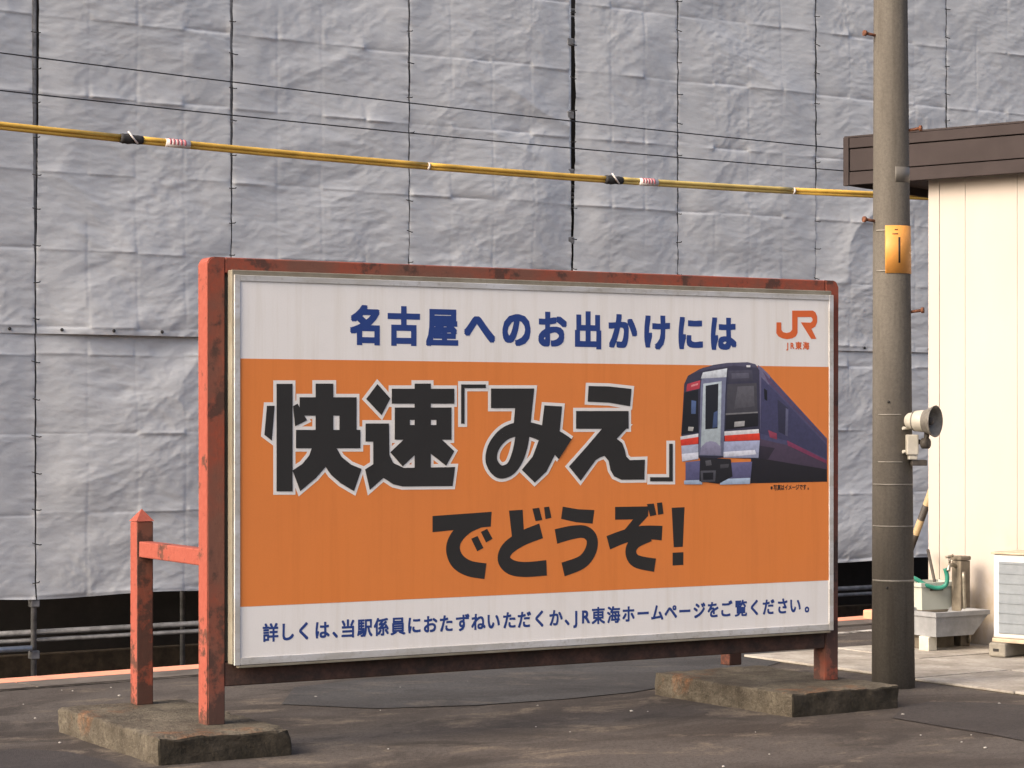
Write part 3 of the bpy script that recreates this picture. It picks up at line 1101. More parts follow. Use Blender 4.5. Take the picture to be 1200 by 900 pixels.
foot = "詳しくは、当駅係員におたずねいただくか、JR東海ホームページをご覧ください。"
fx = [290 + a / 3.53 for a in (95, 168, 232, 310, 362, 415, 485, 553, 622, 690, 757, 822, 890, 955, 1018, 1083, 1145)] + [632] + \
     [620 + a / 3.333 for a in (105, 148, 180, 222, 270, 330, 388, 445, 500, 553, 608, 665, 718, 772, 827, 880, 935, 990, 1040, 1085)]
def foot_y(x):
    return 742.4 + (711.6 - 742.4) * (x - 316) / (868 - 316)
zf = (s_loc(316, 742.4, VP)[1] + s_loc(868, 711.6, VP)[1]) / 2
font_line('character', foot, [s_loc(x, foot_y(x), VP)[0] for x in fx], zf, 0.087, 0.0022, M['blue_print'], VP - 0.0008, 0.92)

cap = "※写真はイメージです。"
uc0, uc1 = s_loc(904, 571, VP)[0], s_loc(947, 571, VP)[0]
font_line('character', cap, [uc0 + (uc1 - uc0) * i / 10 for i in range(11)], s_loc(925, 571, VP)[1], 0.031, 0.0006, M['black_print'], VP - 0.0012, 0.8)
jl = "JR東海"
ul0, ul1 = s_loc(922.5, 405, VP)[0], s_loc(944.5, 405, VP)[0]
font_line('character', jl, [ul0 + (ul1 - ul0) * a for a in (0, .27, .60, 1.0)], s_loc(934, 405, VP)[1], 0.042, 0.0014, M['logo_print'], VP - 0.0008)

# emblem
J_ = mapper(880, 345, 12.0)
title = []
kk = 12.0
P_(J_, (358, 393), (425, 393), (428, 500), (450, 530), (500, 542), (550, 530), (578, 495), (578, 228), (655, 228), (655, 540), (630, 590), (580, 618), (510, 630), (440, 618), (385, 590), (355, 545))
P_(J_, (640, 228), (870, 228), (905, 250), (930, 310), (930, 390), (905, 450), (850, 485), (920, 625), (845, 625), (700, 393), (840, 397), (862, 375), (865, 345), (845, 318), (640, 318))
flat_mesh('emblem', [t_[1] for t_ in title], VP - 0.0008, M['logo_print'], poster, 0.00002)

# printed train picture
T_ = mapper(780, 410, 5.0)
pic = [
 ((72, 72, 120), [(540, 88), (568, 108), (945, 520), (945, 772), (500, 782), (500, 600), (540, 500)]),
 ((104, 96, 138), [(540, 88), (568, 108), (612, 152), (600, 250), (575, 480), (545, 480)]),
 ((92, 62, 105), [(568, 125), (945, 535), (945, 545), (600, 190)]),
 ((62, 62, 108), [(560, 160), (945, 560), (945, 640), (720, 535), (555, 490)]),
 ((76, 56, 84), [(545, 520), (720, 560), (945, 668), (945, 712), (560, 640)]),
 ((52, 42, 58), [(545, 560), (640, 575), (600, 640), (545, 640)]),
 ((36, 32, 38), [(500, 640), (560, 636), (945, 700), (945, 772), (495, 782)]),
 ((140, 62, 82), [(600, 470), (650, 490), (652, 525), (610, 512)]),
 ((120, 56, 84), [(710, 530), (945, 648), (945, 668), (715, 560)]),
 ((50, 50, 80), [(655, 290), (715, 340), (712, 505), (660, 480)]),
 ((88, 90, 128), [(703, 340), (718, 350), (714, 508), (700, 500)]),
 ((30, 30, 40), [(575, 225), (594, 238), (594, 300), (578, 288)]),
 ((58, 56, 82), [(90, 500), (98, 380), (108, 200), (130, 152), (200, 112), (280, 88), (360, 76), (480, 72), (525, 84), (548, 120), (552, 480), (548, 640), (340, 632), (200, 640)]),
 ((78, 76, 108), [(150, 140), (220, 104), (350, 78), (480, 72), (525, 84), (540, 105), (400, 92), (260, 112)]),
 ((32, 34, 40), [(108, 250), (190, 232), (190, 482), (92, 496)]),
 ((182, 66, 78), [(125, 200), (202, 178), (198, 226), (120, 244)]),
 ((214, 140, 140), [(150, 206), (190, 194), (188, 206), (148, 218)]),
 ((62, 100, 160), [(150, 295), (178, 300), (175, 375), (148, 375)]),
 ((176, 172, 160), [(132, 450), (164, 452), (158, 476), (130, 474)]),
 ((72, 70, 92), [(365, 122), (505, 118), (512, 182), (365, 190)]),
 ((92, 90, 112), [(385, 138), (485, 135), (488, 165), (385, 170)]),
 ((70, 68, 78), [(360, 200), (532, 194), (540, 445), (350, 468)]),
 ((90, 88, 98), [(420, 215), (515, 210), (520, 330), (400, 345)]),
 ((34, 32, 37), [(352, 380), (540, 370), (540, 446), (348, 468)]),
 ((166, 164, 160), [(402, 422), (462, 416), (460, 446), (400, 452)]),
 ((122, 120, 122), [(350, 372), (538, 362), (538, 370), (350, 382)]),
 ((210, 206, 208), [(85, 508), (190, 490), (190, 514), (85, 530)]),
 ((210, 64, 46), [(86, 526), (190, 510), (190, 550), (88, 562)]),
 ((216, 212, 214), [(342, 478), (544, 464), (546, 490), (342, 503)]),
 ((212, 62, 44), [(345, 502), (548, 488), (551, 528), (345, 536)]),
 ((158, 168, 198), [(90, 562), (190, 552), (190, 640), (95, 655)]),
 ((206, 210, 226), [(92, 610), (190, 600), (190, 636), (95, 652)]),
 ((152, 162, 202), [(335, 538), (550, 530), (542, 632), (338, 632)]),
 ((208, 212, 228), [(335, 598), (520, 586), (530, 612), (338, 628)]),
 ((86, 84, 138), [(115, 658), (205, 648), (195, 772), (115, 785)]),
 ((90, 88, 142), [(385, 660), (505, 655), (496, 752), (325, 762)]),
 ((146, 176, 208), [(106, 765), (212, 762), (212, 788), (106, 788)]),
 ((150, 182, 214), [(322, 757), (494, 750), (492, 785), (316, 790)]),
 ((36, 34, 38), [(200, 628), (380, 640), (390, 742), (310, 784), (195, 770)]),
 ((74, 74, 84), [(202, 708), (292, 706), (288, 772), (206, 776)]),
 ((28, 27, 32), [(216, 720), (278, 718), (276, 760), (218, 762)]),
 ((86, 84, 90), [(230, 650), (262, 645), (268, 675), (235, 680)]),
 ((70, 68, 74), [(318, 672), (370, 668), (365, 690), (318, 695)]),
 ((108, 116, 152), [(214, 136), (356, 110), (348, 260), (336, 622), (192, 618), (204, 200)]),
 ((206, 216, 222), [(216, 132), (358, 108), (354, 160), (204, 168)]),
 ((172, 192, 198), [(218, 198), (326, 184), (318, 568), (204, 572)]),
 ((34, 38, 46), [(232, 210), (307, 198), (302, 460), (230, 466)]),
 ((52, 84, 140), [(280, 368), (303, 355), (301, 452), (272, 458)]),
 ((132, 128, 164), [(198, 614), (208, 566), (235, 540), (262, 534), (292, 540), (322, 568), (322, 616)]),
 ((235, 235, 240), [(470, 90), (494, 90), (494, 102), (472, 102)]),
]
def print_col(c):
    r, g_, b = srgb(*c)
    l = 0.3 * r + 0.55 * g_ + 0.15 * b
    mx = 0.0 if r > 1.8 * b else 0.42                  # the blue livery prints greyer than the reds
    return tuple((v * (1 - mx) + l * mx) * 1.10 for v in (r, g_, b))
flat_mesh('train_picture', [[T_(p) for p in q] for _, q in pic], VP - 0.0010, M['picture'], poster, 0.00006, [print_col(c) for c, _ in pic])

# concrete footings, rough blocks
def footing(loc, rz, L, W, h, label, seed):
    nx, ny, nz_ = 26, 40, 6
    bm = bmesh.new()
    bm_box(bm, (0, 0, -0.03), (L, W, h), 0.012, 2)
    bmesh.ops.subdivide_edges(bm, edges=[e for e in bm.edges if e.calc_length() > 0.2], cuts=18, use_grid_fill=True)
    bmesh.ops.subdivide_edges(bm, edges=[e for e in bm.edges if e.calc_length() > 0.06], cuts=3, use_grid_fill=True)
    bmesh.ops.triangulate(bm, faces=[f for f in bm.faces if len(f.verts) > 4])
    co = np.array([v.co for v in bm.verts])
    nn = vnoise(co[:, 0] * 9 + co[:, 2] * 11, co[:, 1] * 9 + co[:, 2] * 7, seed, 4, 0.6)
    n2_ = vnoise(co[:, 0] * 3 + co[:, 2] * 5, co[:, 1] * 3, seed + 5, 2, 0.6)
    cen = Vector((L / 2, W / 2, 0))
    for v, a_, b_ in zip(bm.verts, nn, n2_):
        edge = 1.0 + 2.0 * (1 if v.co.z > h - 0.02 else 0) * (1 if min(v.co.x, L - v.co.x, v.co.y, W - v.co.y) < 0.03 else 0)
        d = Vector((v.co.x - cen.x, v.co.y - cen.y, 0))
        d = Vector((d.x / L, d.y / W, 0))
        top = v.co.z > h - 0.015 and min(v.co.x, L - v.co.x, v.co.y, W - v.co.y) > 0.04
        if top:
            v.co.z += 0.003 * a_
        else:
            v.co += d * (0.018 * a_ * min(edge, 1.6) + 0.012 * b_)
            if v.co.z > h - 0.03:
                v.co.z -= 0.006 * abs(a_) * edge
    o = mesh_obj('concrete_footing', from_bm(bm, 'concrete_footing', False), M['old_concrete'], None, loc, (0, 0, rz))
    o.data.materials.append(M['shaded_mossy'])  # front faces: shade of the blocked sky painted in, along with moss
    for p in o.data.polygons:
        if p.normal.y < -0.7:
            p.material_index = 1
    return tag(o, label, 'concrete block', 'footings of the billboard')
a = on_ground(185, 865, BASE); a.z = 0
footing(a, D2R(30.5), 0.63, 1.26, BASE + 0.002, 'rough concrete block under the two left red posts', 31)
a = on_ground(928, 813, BASE); a.z = 0
footing(a, D2R(33), 0.72, 1.16, BASE + 0.002, 'rough concrete block under the right red post beside the pole', 47)

# ------------------------------------------------------------------ concrete pole with loudspeaker, plate and step bolts
PX, PY = 2.128, 12.90
pole = thing('utility_pole', (PX, PY, 0), 0, 'grey brown concrete pole with an orange number plate', 'pole')
def pole_r(z):
    return 0.1195 - z * 0.0067
def pole_x(z):
    return -0.004 * z
bm = bmesh.new()
bm_tube(bm, [(pole_x(zz), 0, zz) for zz in (-0.05, 1.5, 3, 5, 7.5)], [pole_r(zz) for zz in (-0.05, 1.5, 3, 5, 7.5)], 40)
mesh_obj('shaft', from_bm(bm, 'shaft'), M['pole'], pole)
def pz(py, Y=PY - 0.1):
    return EYE - (py - HY) / F * Y
def pole_arc(name, z, h, th, mat, a0, a1, parent=None, seg=20):
    bm = bmesh.new()
    R0, R1 = [], []
    for i in range(seg + 1):
        t = a0 + (a1 - a0) * i / seg
        for zz, lst in ((z - h / 2, R0), (z + h / 2, R1)):
            r1 = pole_r(zz) + th
            lst.append((bm.verts.new((pole_x(zz) + r1 * math.sin(t), -r1 * math.cos(t), zz)), bm.verts.new((pole_x(zz) + (r1 - th + .0005) * math.sin(t), -(r1 - th + .0005) * math.cos(t), zz))))
    for i in range(seg):
        for (p, q) in (((R0[i][0], R0[i + 1][0]), (R1[i + 1][0], R1[i][0])), ((R1[i][0], R1[i + 1][0]), (R1[i + 1][1], R1[i][1])), ((R0[i][1], R0[i + 1][1]), (R0[i + 1][0], R0[i][0]))):
            bm.faces.new((*p, *q)).smooth = True
    for E in (0, seg):
        bm.faces.new((R0[E][0], R1[E][0], R1[E][1], R0[E][1]))
    return mesh_obj(name, from_bm(bm, name), mat, parent or pole)
for py_, h_, a0, a1 in ((486, .008, -.95, .3), (541.5, .008, -.95, .35), (568, .009, -1.5, 1.5), (617, .008, -1.5, 1.5), (681, .012, -1.5, 1.5)):
    pole_arc('band', pz(py_), h_, 0.0015, M['band'], a0, a1)
plate = pole_arc('number_plate', pz(292), (320 - 264) / F * 12.8, 0.004, M['plate'], -0.50, 1.45)
pole_arc('digit', pz(293), 30 / F * 12.8, 0.0050, M['black'], 0.19, 0.29, plate, 4)
pole_arc('print_mark', pz(269), 0.006, 0.0050, M['rust_bolt'], 0.0, 0.16, plate, 4)
pole_arc('print_mark', pz(274), 0.006, 0.0050, M['rust_bolt'], -0.12, 0.18, plate, 4)
pole_arc('plate_strap', pz(269.5), 0.008, 0.0025, M['band'], -1.1, -0.50)
pole_arc('plate_strap', pz(317), 0.008, 0.0025, M['band'], -1.1, -0.50)
pole_arc('tape', pz(204), 0.085, 0.0012, M['tape'], 0.05, 1.3)
for (px_, py_, sgn) in ((1013, 38, -1), (1073, 150, 1), (1011, 257, -1), (1078, 364, 1), (1011, -70, -1)):
    zz = pz(py_)
    r0 = pole_r(zz)
    bm = bmesh.new()
    bm_tube(bm, [(pole_x(zz) + sgn * (r0 - 0.02), -0.02, zz - .006), (pole_x(zz) + sgn * (r0 + 0.052), -0.05, zz + .004)], 0.0085, 8)
    bm_tube(bm, [(pole_x(zz) + sgn * (r0 + 0.050), -0.049, zz + .004), (pole_x(zz) + sgn * (r0 + 0.064), -0.055, zz + .005)], 0.0165, 8)
    mesh_obj('step_bolt', from_bm(bm, 'step_bolt'), M['rust_bolt'], pole)
for py_, a_ in ((471, -.35), (689, -.45)):
    zz = pz(py_)
    rr = pole_r(zz)
    bm = bmesh.new()
    bmesh.ops.create_icosphere(bm, subdivisions=2, radius=0.008)
    mesh_obj('plug', from_bm(bm, 'plug'), M['black'], pole, (pole_x(zz) + rr * math.sin(a_), -rr * math.cos(a_), zz))

# loudspeaker
HYD = PY - 0.11
spk_p = at_depth(1063, 493, HYD)
ax = Vector((0.79, -0.61, -0.02)).normalized()
spk = thing('horn_loudspeaker', (spk_p.x, spk_p.y, spk_p.z - 0.2), 0, 'small cream horn loudspeaker on a bracket on the concrete pole', 'loudspeaker')
o_ = Vector((0, 0, 0.2))
bm = bmesh.new()
bm_lathe(bm, [(0.0, -0.005), (0.030, -0.004), (0.042, 0.010), (0.050, 0.045), (0.056, 0.052), (0.060, 0.085), (0.062, 0.118)], ax, o_, 28)
mesh_obj('driver_housing', from_bm(bm, 'driver_housing'), M['horn_white'], spk)
bm = bmesh.new()
bm_lathe(bm, [(0.0625, 0.112), (0.068, 0.128), (0.078, 0.152), (0.086, 0.168), (0.088, 0.174), (0.083, 0.175), (0.070, 0.150), (0.055, 0.125), (0.036, 0.108), (0.0, 0.105)], ax, o_, 32)
mesh_obj('horn', from_bm(bm, 'horn'), M['horn_grey'], spk)
bm = bmesh.new()
bm_lathe(bm, [(0.022, 0.106), (0.022, 0.150), (0.016, 0.158), (0.0, 0.160)], ax, o_, 20)
mesh_obj('reflector', from_bm(bm, 'reflector'), M['bracket'], spk)
bm = bmesh.new()
bm_lathe(bm, [(0.0505, 0.046), (0.057, 0.047), (0.057, 0.055), (0.0505, 0.056)], ax, o_, 24)
mesh_obj('ring', from_bm(bm, 'ring'), M['horn_grey'], spk)
# mounting box under the horn
q = at_depth(1068, 522, HYD) - spk.location
box('mounting_box', (q.x - 0.030, q.y - 0.04, q.z - 0.052), (q.x + 0.034, q.y + 0.035, q.z + 0.060), M['horn_white'], spk, 0.006)
box('mounting_foot', (q.x - 0.018, q.y - 0.03, q.z - 0.078), (q.x + 0.030, q.y + 0.03, q.z - 0.0535), M['horn_white'], spk, 0.004)
tube('bracket', [(q.x + 0.03, q.y, q.z + 0.02), (q.x + 0.075, q.y - 0.03, q.z + 0.02), (q.x + 0.085, q.y - 0.035, q.z + 0.11)], 0.016, M['bracket'], spk, 10)
bm = bmesh.new()
bm_lathe(bm, [(0.0, -0.02), (0.030, -0.02), (0.030, 0.016), (0.0, 0.016)], (0.75, -0.65, 0), Vector((q.x + 0.075, q.y - 0.03, q.z + 0.012)), 18)
mesh_obj('knob', from_bm(bm, 'knob'), M['bracket'], spk)
box('arm', (q.x + 0.0, q.y - 0.02, q.z - 0.112), (q.x + 0.085, q.y + 0.06, q.z - 0.080), M['bracket'], spk, 0.004)
for dz_ in (0.095, -0.035):
    tube('wing_bolt', [(q.x - 0.01, q.y + 0.01, q.z + dz_), (q.x - 0.048, q.y - 0.005, q.z + dz_)], [0.006, 0.010], M['horn_white'], spk, 8)

# ------------------------------------------------------------------ overhead wires along the track
WP0 = Vector((-3.234, 14.6, 0))
WP1 = Vector((3.36, 18.7, 0))
wd_ = (WP1 - WP0).normalized()
wnrm = Vector((-wd_.y, wd_.x, 0))
def wire_pts(pix, off=0.0):
    pp = [on_plane(x, y, WP0 + wnrm * off, wnrm) for x, y in pix]
    ts = np.array([(p - WP0).dot(wd_) for p in pp])
    zs = np.array([p.z for p in pp])
    co = np.polyfit(ts, zs, 2 if len(pix) > 2 else 1)
    return co
T_L, T_R = -4.5, 14.5
def wire(co, ta, tb, off, dz_=0.0, n=24):
    return [WP0 + wnrm * off + wd_ * t + Vector((0, 0, float(np.polyval(co, t)) + dz_)) for t in np.linspace(ta, tb, n)]
co1 = wire_pts([(0, 62), (400, 111), (800, 156), (987, 174)], 0.0)
co2 = wire_pts([(0, 106), (400, 148), (800, 185), (987, 200)], 0.06)
co3 = wire_pts([(0, 147), (300, 177), (400, 187), (800, 215.5), (1087, 231)], -0.06)
tag(tube('overhead_wire', wire(co1, T_L, T_R, 0.0), 0.0044, M['wire'], None, 8), 'upper of the two thin black wires crossing the sheets', 'wire', 'thin black wires')
tag(tube('overhead_wire', wire(co2, T_L, T_R, 0.06), 0.0044, M['wire'], None, 8), 'lower thin black wire just above the yellow cable', 'wire', 'thin black wires')
yc = thing('guarded_cable', WP0, 0, 'thick cable in yellow plastic guards crossing in front of the grey sheets', 'cable')
def t_at(px):
    p = on_plane(px, 190, WP0 - wnrm * 0.06, wnrm)
    return (p - WP0).dot(wd_)
cuts = [(T_L, t_at(153), 'yellow'), (t_at(153), t_at(502), 'yellow'), (t_at(502), t_at(718), 'yellow'), (t_at(718), t_at(930), 'yellow_faded'), (t_at(930), T_R, 'yellow')]
for i, (ta, tb, mt) in enumerate(cuts):
    bm = bmesh.new()
    r_ = 0.0155
    bm_tube(bm, [p - WP0 for p in wire(co3, ta + .002, tb - .002, -0.06, 0.0105, 12)], r_, 10)
    bm_tube(bm, [p - WP0 for p in wire(co3, ta + .002, tb - .002, -0.05, -0.0115, 12)], r_ * 0.92, 10)
    mesh_obj('guard_tube', from_bm(bm, 'guard_tube'), M[mt], yc)
tube('core', [p - WP0 for p in wire(co3, T_L - 0.3, T_R + 0.3, -0.055, 0, 16)], 0.009, M['wire'], yc, 8)
for px0, px1 in ((141, 167), (709, 729)):
    ta, tb = t_at(px0), t_at(px1)
    tm = (ta + tb) / 2
    for (a, b, rr) in ((ta, tm + .005, 0.034), (tm - .005, tb, 0.030)):
        bm = bmesh.new()
        pts = [p - WP0 for p in wire(co3, a, b, -0.058, 0.0, 6)]
        bm_tube(bm, pts, [rr * f_ for f_ in (0.85, 1.0, .94, 1.03, .97, .9)], 12)
        mesh_obj('tape_joint', from_bm(bm, 'tape_joint'), M['cord'], yc)
    tube('tape_tail', [p - WP0 - wnrm * 0.034 + Vector((0, 0, d_)) for p, d_ in zip(wire(co3, tm - .035, tm + .03, -0.058, 0.0, 2), (0.045, -0.03))], 0.006, M['tag_white'], yc, 6)
for px0, px1 in ((194, 222), (749, 770)):
    ta, tb = t_at(px0), t_at(px1)
    bm = bmesh.new()
    bm_tube(bm, [p - WP0 for p in wire(co3, ta, tb, -0.058, 0.0, 3)], 0.0275, 12)
    tg = mesh_obj('warning_tag', from_bm(bm, 'warning_tag'), M['tag_white'], yc)
    n = 5
    for i in range(n):
        a = ta + (tb - ta) * (0.12 + 0.76 * i / n)
        tube('red_mark', [p - WP0 for p in wire(co3, a, a + (tb - ta) * 0.09, -0.0582, 0.002, 2)], 0.0279, M['tag_red'], tg, 12)
for t_ in (t_at(502), t_at(930)):
    tube('clip', [p - WP0 for p in wire(co3, t_ - .006, t_ + .006, -0.056, 0, 2)], 0.027, M['tag_white'], yc, 12)
# the posts that carry the wires, one beyond each side of the picture
for t_, lab in ((T_L, 'bare steel post carrying the wires, left of the picture'), (T_R, 'bare steel post carrying the wires, right of the picture behind the hut')):
    b0 = WP0 + wd_ * t_
    tp = thing('wire_post', (b0.x, b0.y, LOW), math.atan2(wd_.y, wd_.x), lab, 'post', 'posts carrying the wires')
    tube('shaft', [(0, 0.09, -0.05), (0, 0.09, 4.9)], 0.045, M['steel'], tp, 16)
    for co_, off, dz_ in ((co1, 0.0, 0), (co2, 0.06, 0), (co3, -0.055, 0)):
        zz = float(np.polyval(co_, t_)) - LOW
        tube('insulator', [(0, off - 0.012, zz), (0, 0.09, zz)], 0.016, M['horn_white'], tp, 10)

# ------------------------------------------------------------------ hut
GZ = 0.018
hw = Vector((0.777, -0.629, 0)).normalized()            # along the front wall, towards the camera
HA = math.atan2(hw.y, hw.x)
hn = Vector((-0.629, -0.777, 0)).normalized()           # out of the front wall
HC = Vector((2.775, 15.40, GZ))
hut = thing('hut', HC, HA, 'cream panelled hut with a brown roof edge at the right', 'hut')
# local x along the wall, local y into the hut (away from the camera is +y)
def hut_x(px):
    p = on_plane(px, HY, Vector((HC.x, HC.y, EYE)), hn)
    return (p - HC).dot(hw)
HT = 3.10
xs_ = [0.0, hut_x(1101), hut_x(1131), hut_x(1192)]
xs_ += [xs_[-1] + 0.42 * i for i in range(1, 10)]
DEP = 1.75
box('wall_core', (0.02, 0.028, 0.0), (xs_[-1], DEP, HT), M['cream'], hut)
for i in range(len(xs_) - 1):
    box('corner_trim' if i == 0 else 'wall_panel', (xs_[i] + (0 if i == 0 else 0.0007), -0.004 if i == 0 else 0.0, 0.0), (xs_[i + 1] - 0.0007, 0.0275, HT), M['cream'], hut, 0.0025)
OV = 0.14
xl, xr = hut_x(988) - 0.02, xs_[-1] + 0.4
# where the roof edge ends at the left
def roof_x(px):
    p = on_plane(px, HY, Vector((HC.x, HC.y, EYE)) + hn * OV, hn)
    return (p - HC).dot(hw)
xl = roof_x(988.5)
roof = box('roof', (xl + 0.03, -OV + 0.035, HT + 0.012), (xr, DEP + 0.15, HT + 0.285), M['soffit'], hut)
zf0, zf1 = 3.075 - GZ, 3.395 - GZ
hts = [zf0, zf0 + 0.090, zf0 + 0.245, zf1]
for i in range(3):
    box('fascia_board', (xl + 0.045, -OV + (0.006 if i == 1 else 0.0), hts[i] + (0.004 if i else 0)), (xr, -OV + 0.034, hts[i + 1] - 0.004), M['fascia'], roof, 0.003)
box('fascia_end', (xl, -OV - 0.006, zf0 - 0.004), (xl + 0.042, -OV + 0.034, zf1 + 0.004), M['fascia'], roof, 0.003)
box('side_fascia', (xl + 0.002, -OV + 0.036, zf0), (xl + 0.028, DEP + 0.15, zf1), M['fascia'], roof, 0.003)
box('roof_cap', (xl + 0.002, -OV + 0.002, zf1 - 0.002), (xr, DEP + 0.15, zf1 + 0.012), M['fascia'], roof, 0.003)

# ------------------------------------------------------------------ sink, box, standpipe, hose, broom, striped bar, air conditioner
KA = D2R(33)
ku = Vector((math.cos(KA), math.sin(KA), 0))
kv = Vector((-math.sin(KA), math.cos(KA), 0))
S0 = on_ground(1097, 768)                    # near corner of the sink on the ground
S0.z = GZ
sink = thing('sink', S0, KA, 'low grey concrete wash sink standing in front of the hut', 'sink')
zr, zbm = 0.25, 0.095
Ls, Ds = 0.45, 0.42
bm = bmesh.new()
def sink_ring(z_, g_, gr):
    return [bm.verts.new(p) for p in ((-0.0 + g_, 0 + g_, z_), (Ls - g_ - gr, 0 + g_, z_), (Ls - g_ - gr, Ds - g_, z_), (0 + g_, Ds - g_, z_))]
r0 = sink_ring(zbm, 0.015, 0.10)
r1 = sink_ring(zr - 0.03, 0.0, 0.0)
r1b = sink_ring(zr - 0.028, -0.010, 0.0)
r2 = sink_ring(zr, -0.010, 0.0)
r3 = sink_ring(zr, 0.028, 0.0)
r4 = sink_ring(zbm + 0.04, 0.05, 0.08)
for A2, B2 in ((r0, r1), (r1, r1b), (r1b, r2), (r2, r3), (r3, r4)):
    for i in range(4):
        bm.faces.new((A2[i], A2[(i + 1) % 4], B2[(i + 1) % 4], B2[i]))
bm.faces.new(r0[::-1])
bm.faces.new(r4)
mesh_obj('basin', from_bm(bm, 'basin'), M['sink'], sink)
box('leg', (0.0, 0.07, 0.0), (0.075, 0.16, zbm - 0.001), M['horn_white'], sink, 0.006)
box('leg', (0.06, 0.20, 0.0), (Ls - 0.10, Ds - 0.04, zbm - 0.001), M['post_concrete'], sink, 0.008)

# standpipe with tap
tpx = at_depth(1126, 700, 15.06)
sp = thing('standpipe', (tpx.x, tpx.y, GZ), KA, 'square concrete standpipe with a metal tap beside the hut wall', 'standpipe')
HP = 0.585
bm = bmesh.new()
bm_box(bm, (-0.043, -0.043, 0), (0.043, 0.043, HP - 0.03), 0.006)
bm_box(bm, (-0.048, -0.048, HP - 0.028), (0.048, 0.048, HP), 0.008)
mesh_obj('pillar', from_bm(bm, 'pillar'), M['post_concrete'], sp)
tube('tap', smooth_path([(-0.043, 0, HP - 0.065), (-0.085, -0.005, HP - 0.055), (-0.110, -0.008, HP - 0.06), (-0.122, -0.010, HP - 0.095)], 4), 0.013, M['brass'], sp, 10)
tube('tap_handle', [(-0.105, -0.006, HP - 0.045), (-0.105, -0.006, HP - 0.005)], 0.008, M['brass'], sp, 8)
tube('tap_wheel', [(-0.135, -0.006, HP - 0.004), (-0.075, -0.006, HP + 0.004)], 0.009, M['brass'], sp, 8)
tube('pipe', smooth_path([(0.02, -0.055, 0.02), (0.02, -0.06, 0.20), (-0.02, -0.06, 0.24), (-0.03, -0.055, HP - 0.10)], 5), 0.011, M['brass'], sp, 8)

# white plastic box behind the sink
bp_ = at_depth(1080, 716, 14.98)
bk = thing('plastic_box', (bp_.x, bp_.y, GZ), KA - 0.08, 'greyed white plastic box with a thick rim behind the sink', 'box')
bm = bmesh.new()
zb0, zb1 = 0.235, 0.415
def bring(z_, g_):
    return [bm.verts.new((x_, y_, z_)) for x_, y_ in ((g_, g_), (0.30 - g_, g_), (0.30 - g_, 0.20 - g_), (g_, 0.20 - g_))]
rs_ = [bring(zb0, 0.018), bring(zb1 - 0.03, 0.002), bring(zb1 - 0.028, -0.012), bring(zb1, -0.014), bring(zb1, 0.004), bring(zb0 + 0.02, 0.022)]
for A2, B2 in zip(rs_, rs_[1:]):
    for i in range(4):
        bm.faces.new((A2[i], A2[(i + 1) % 4], B2[(i + 1) % 4], B2[i]))
bm.faces.new(rs_[0][::-1])
bm.faces.new(rs_[-1])
mesh_obj('tub', from_bm(bm, 'tub'), M['bucket'], bk)
box('handle', (0.07, -0.012, zb1 - 0.055), (0.17, 0.0025, zb1 - 0.043), M['bracket'], bk, 0.003)
box('support', (0.01, 0.01, 0.0), (0.29, 0.19, zb0 - 0.001), M['post_concrete'], bk, 0.008)

# green hose from the tap over the box
hp = [at_depth(1107.5, 666, 15.0), at_depth(1110, 676, 15.0), at_depth(1108, 686, 15.0), at_depth(1098, 689, 15.0), at_depth(1085, 685.5, 14.99), at_depth(1071, 677.5, 15.0), at_depth(1058, 676, 15.05), at_depth(1047, 690, 15.1), at_depth(1042, 730, 15.1), on_ground(1040, 760) + Vector((0, 0, 0.018))]
tag(tube('hose', smooth_path(hp, 6), 0.0145, M['hose'], None, 10), 'green garden hose hanging from the tap over the white box', 'hose')

# dark broom handle leaning on the hut
b0, b1 = at_depth(1095.5, 683, 15.05), at_depth(1086.5, 640, 15.36)
bd = (b1 - b0).normalized()
br = thing('broom', (b0.x, b0.y, b0.z), 0, 'dark broom handle standing in the white box against the hut corner', 'broom')
tube('handle', [Vector((0, 0, 0)) - bd * 0.03, bd * 0.34], 0.0105, M['bracket'], br, 8)
tube('head', [(-0.02, 0, -0.03), (0.022, 0.006, -0.026)], 0.020, M['bracket'], br, 10)

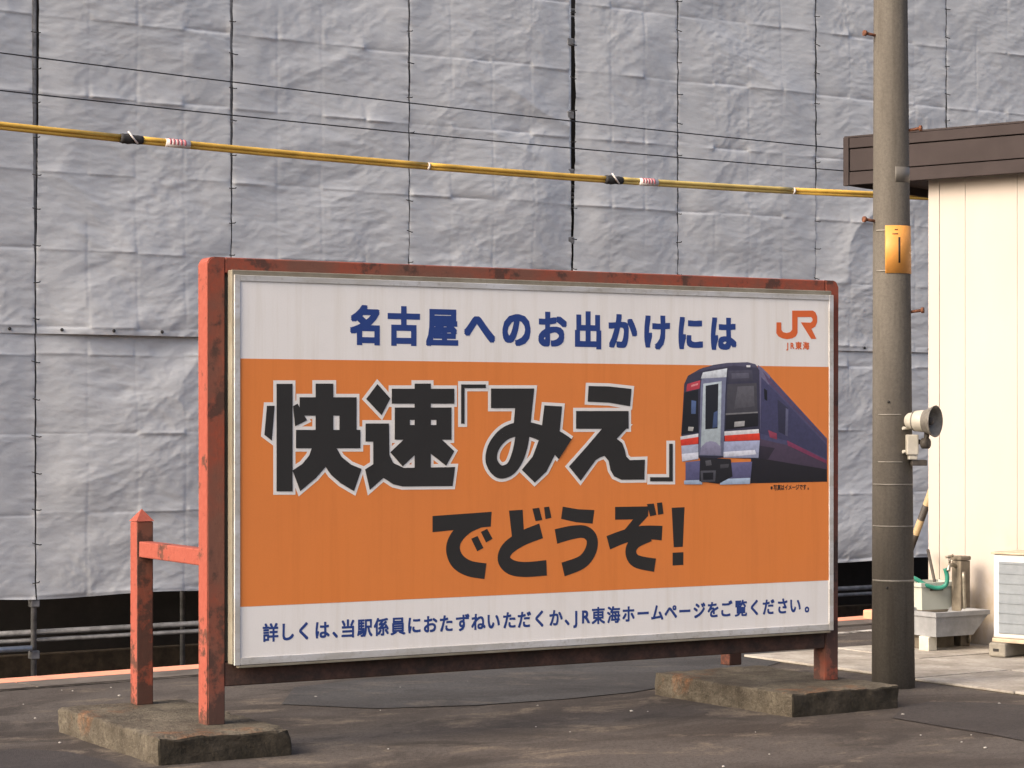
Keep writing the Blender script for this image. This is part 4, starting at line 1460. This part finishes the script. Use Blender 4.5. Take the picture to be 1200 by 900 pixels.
# striped bar leaning against the end of the hut
q0, q1 = at_depth(1034, 722, 16.6), at_depth(1092, 574, 16.15)
q0 = on_ground(1034, 734); 
bar = tube('striped_bar', [(0, 0, 0.0), (0, 0, (q1 - q0).length)], 0.026, M['tiger'], None, 12, loc=q0)
bar.rotation_euler = (q1 - q0).to_track_quat('Z', 'Y').to_euler()
tag(bar, 'yellow and black striped caution bar leaning behind the concrete pole', 'bar')

# air conditioner on foot blocks
AC = Vector((0, 0, 0))
ac_p = on_ground(1164, 772)
ac = thing('air_conditioner', (ac_p.x, ac_p.y, GZ), HA + D2R(-4), 'white outdoor air conditioner unit on concrete feet at the right edge', 'air conditioner')
zc0, zc1 = 0.115, 0.635
LA = 0.78
box('casing', (0.0, 0.0, zc0), (LA, 0.29, zc1), M['ac_white'], ac, 0.010)
box('grille_back', (0.042, -0.003, zc0 + 0.03), (LA - 0.04, -0.0005, zc1 - 0.045), M['ac_fin'], ac)
nf = 8
for i in range(nf):
    zz = zc0 + 0.035 + (zc1 - zc0 - 0.09) * i / (nf - 1)
    box('grille_bar', (0.042, -0.0075, zz - 0.003), (LA - 0.04, -0.0035, zz + 0.003), M['ac_fin'], ac)
box('top_board', (-0.012, -0.012, zc1 + 0.001), (LA + 0.01, 0.30, zc1 + 0.013), M['wood'], ac, 0.003)
box('base_rail', (0.0, -0.014, zc0 - 0.026), (LA, 0.05, zc0 - 0.001), M['wood'], ac, 0.003)
for x0 in (-0.005, 0.56):
    ft = box('foot_block', (x0, -0.05, 0.0), (x0 + 0.12, 0.30, zc0 - 0.027), M['block'], ac, 0.012)
    box('slot', (x0 + 0.035, -0.053, 0.035), (x0 + 0.075, -0.051, 0.052), M['black'], ft)

# short salmon stub at the platform edge behind the pole
st_ = on_ground(1020, 727)
stub = box('edge_stub', (0, -0.10, 0.0), (0.5, 0.08, 0.075), M['edge_paint'], None, 0.012, loc=st_, rot=(0, 0, EDGE_A))
tag(stub, 'small salmon painted kerb stub at the platform edge behind the pole', 'kerb')
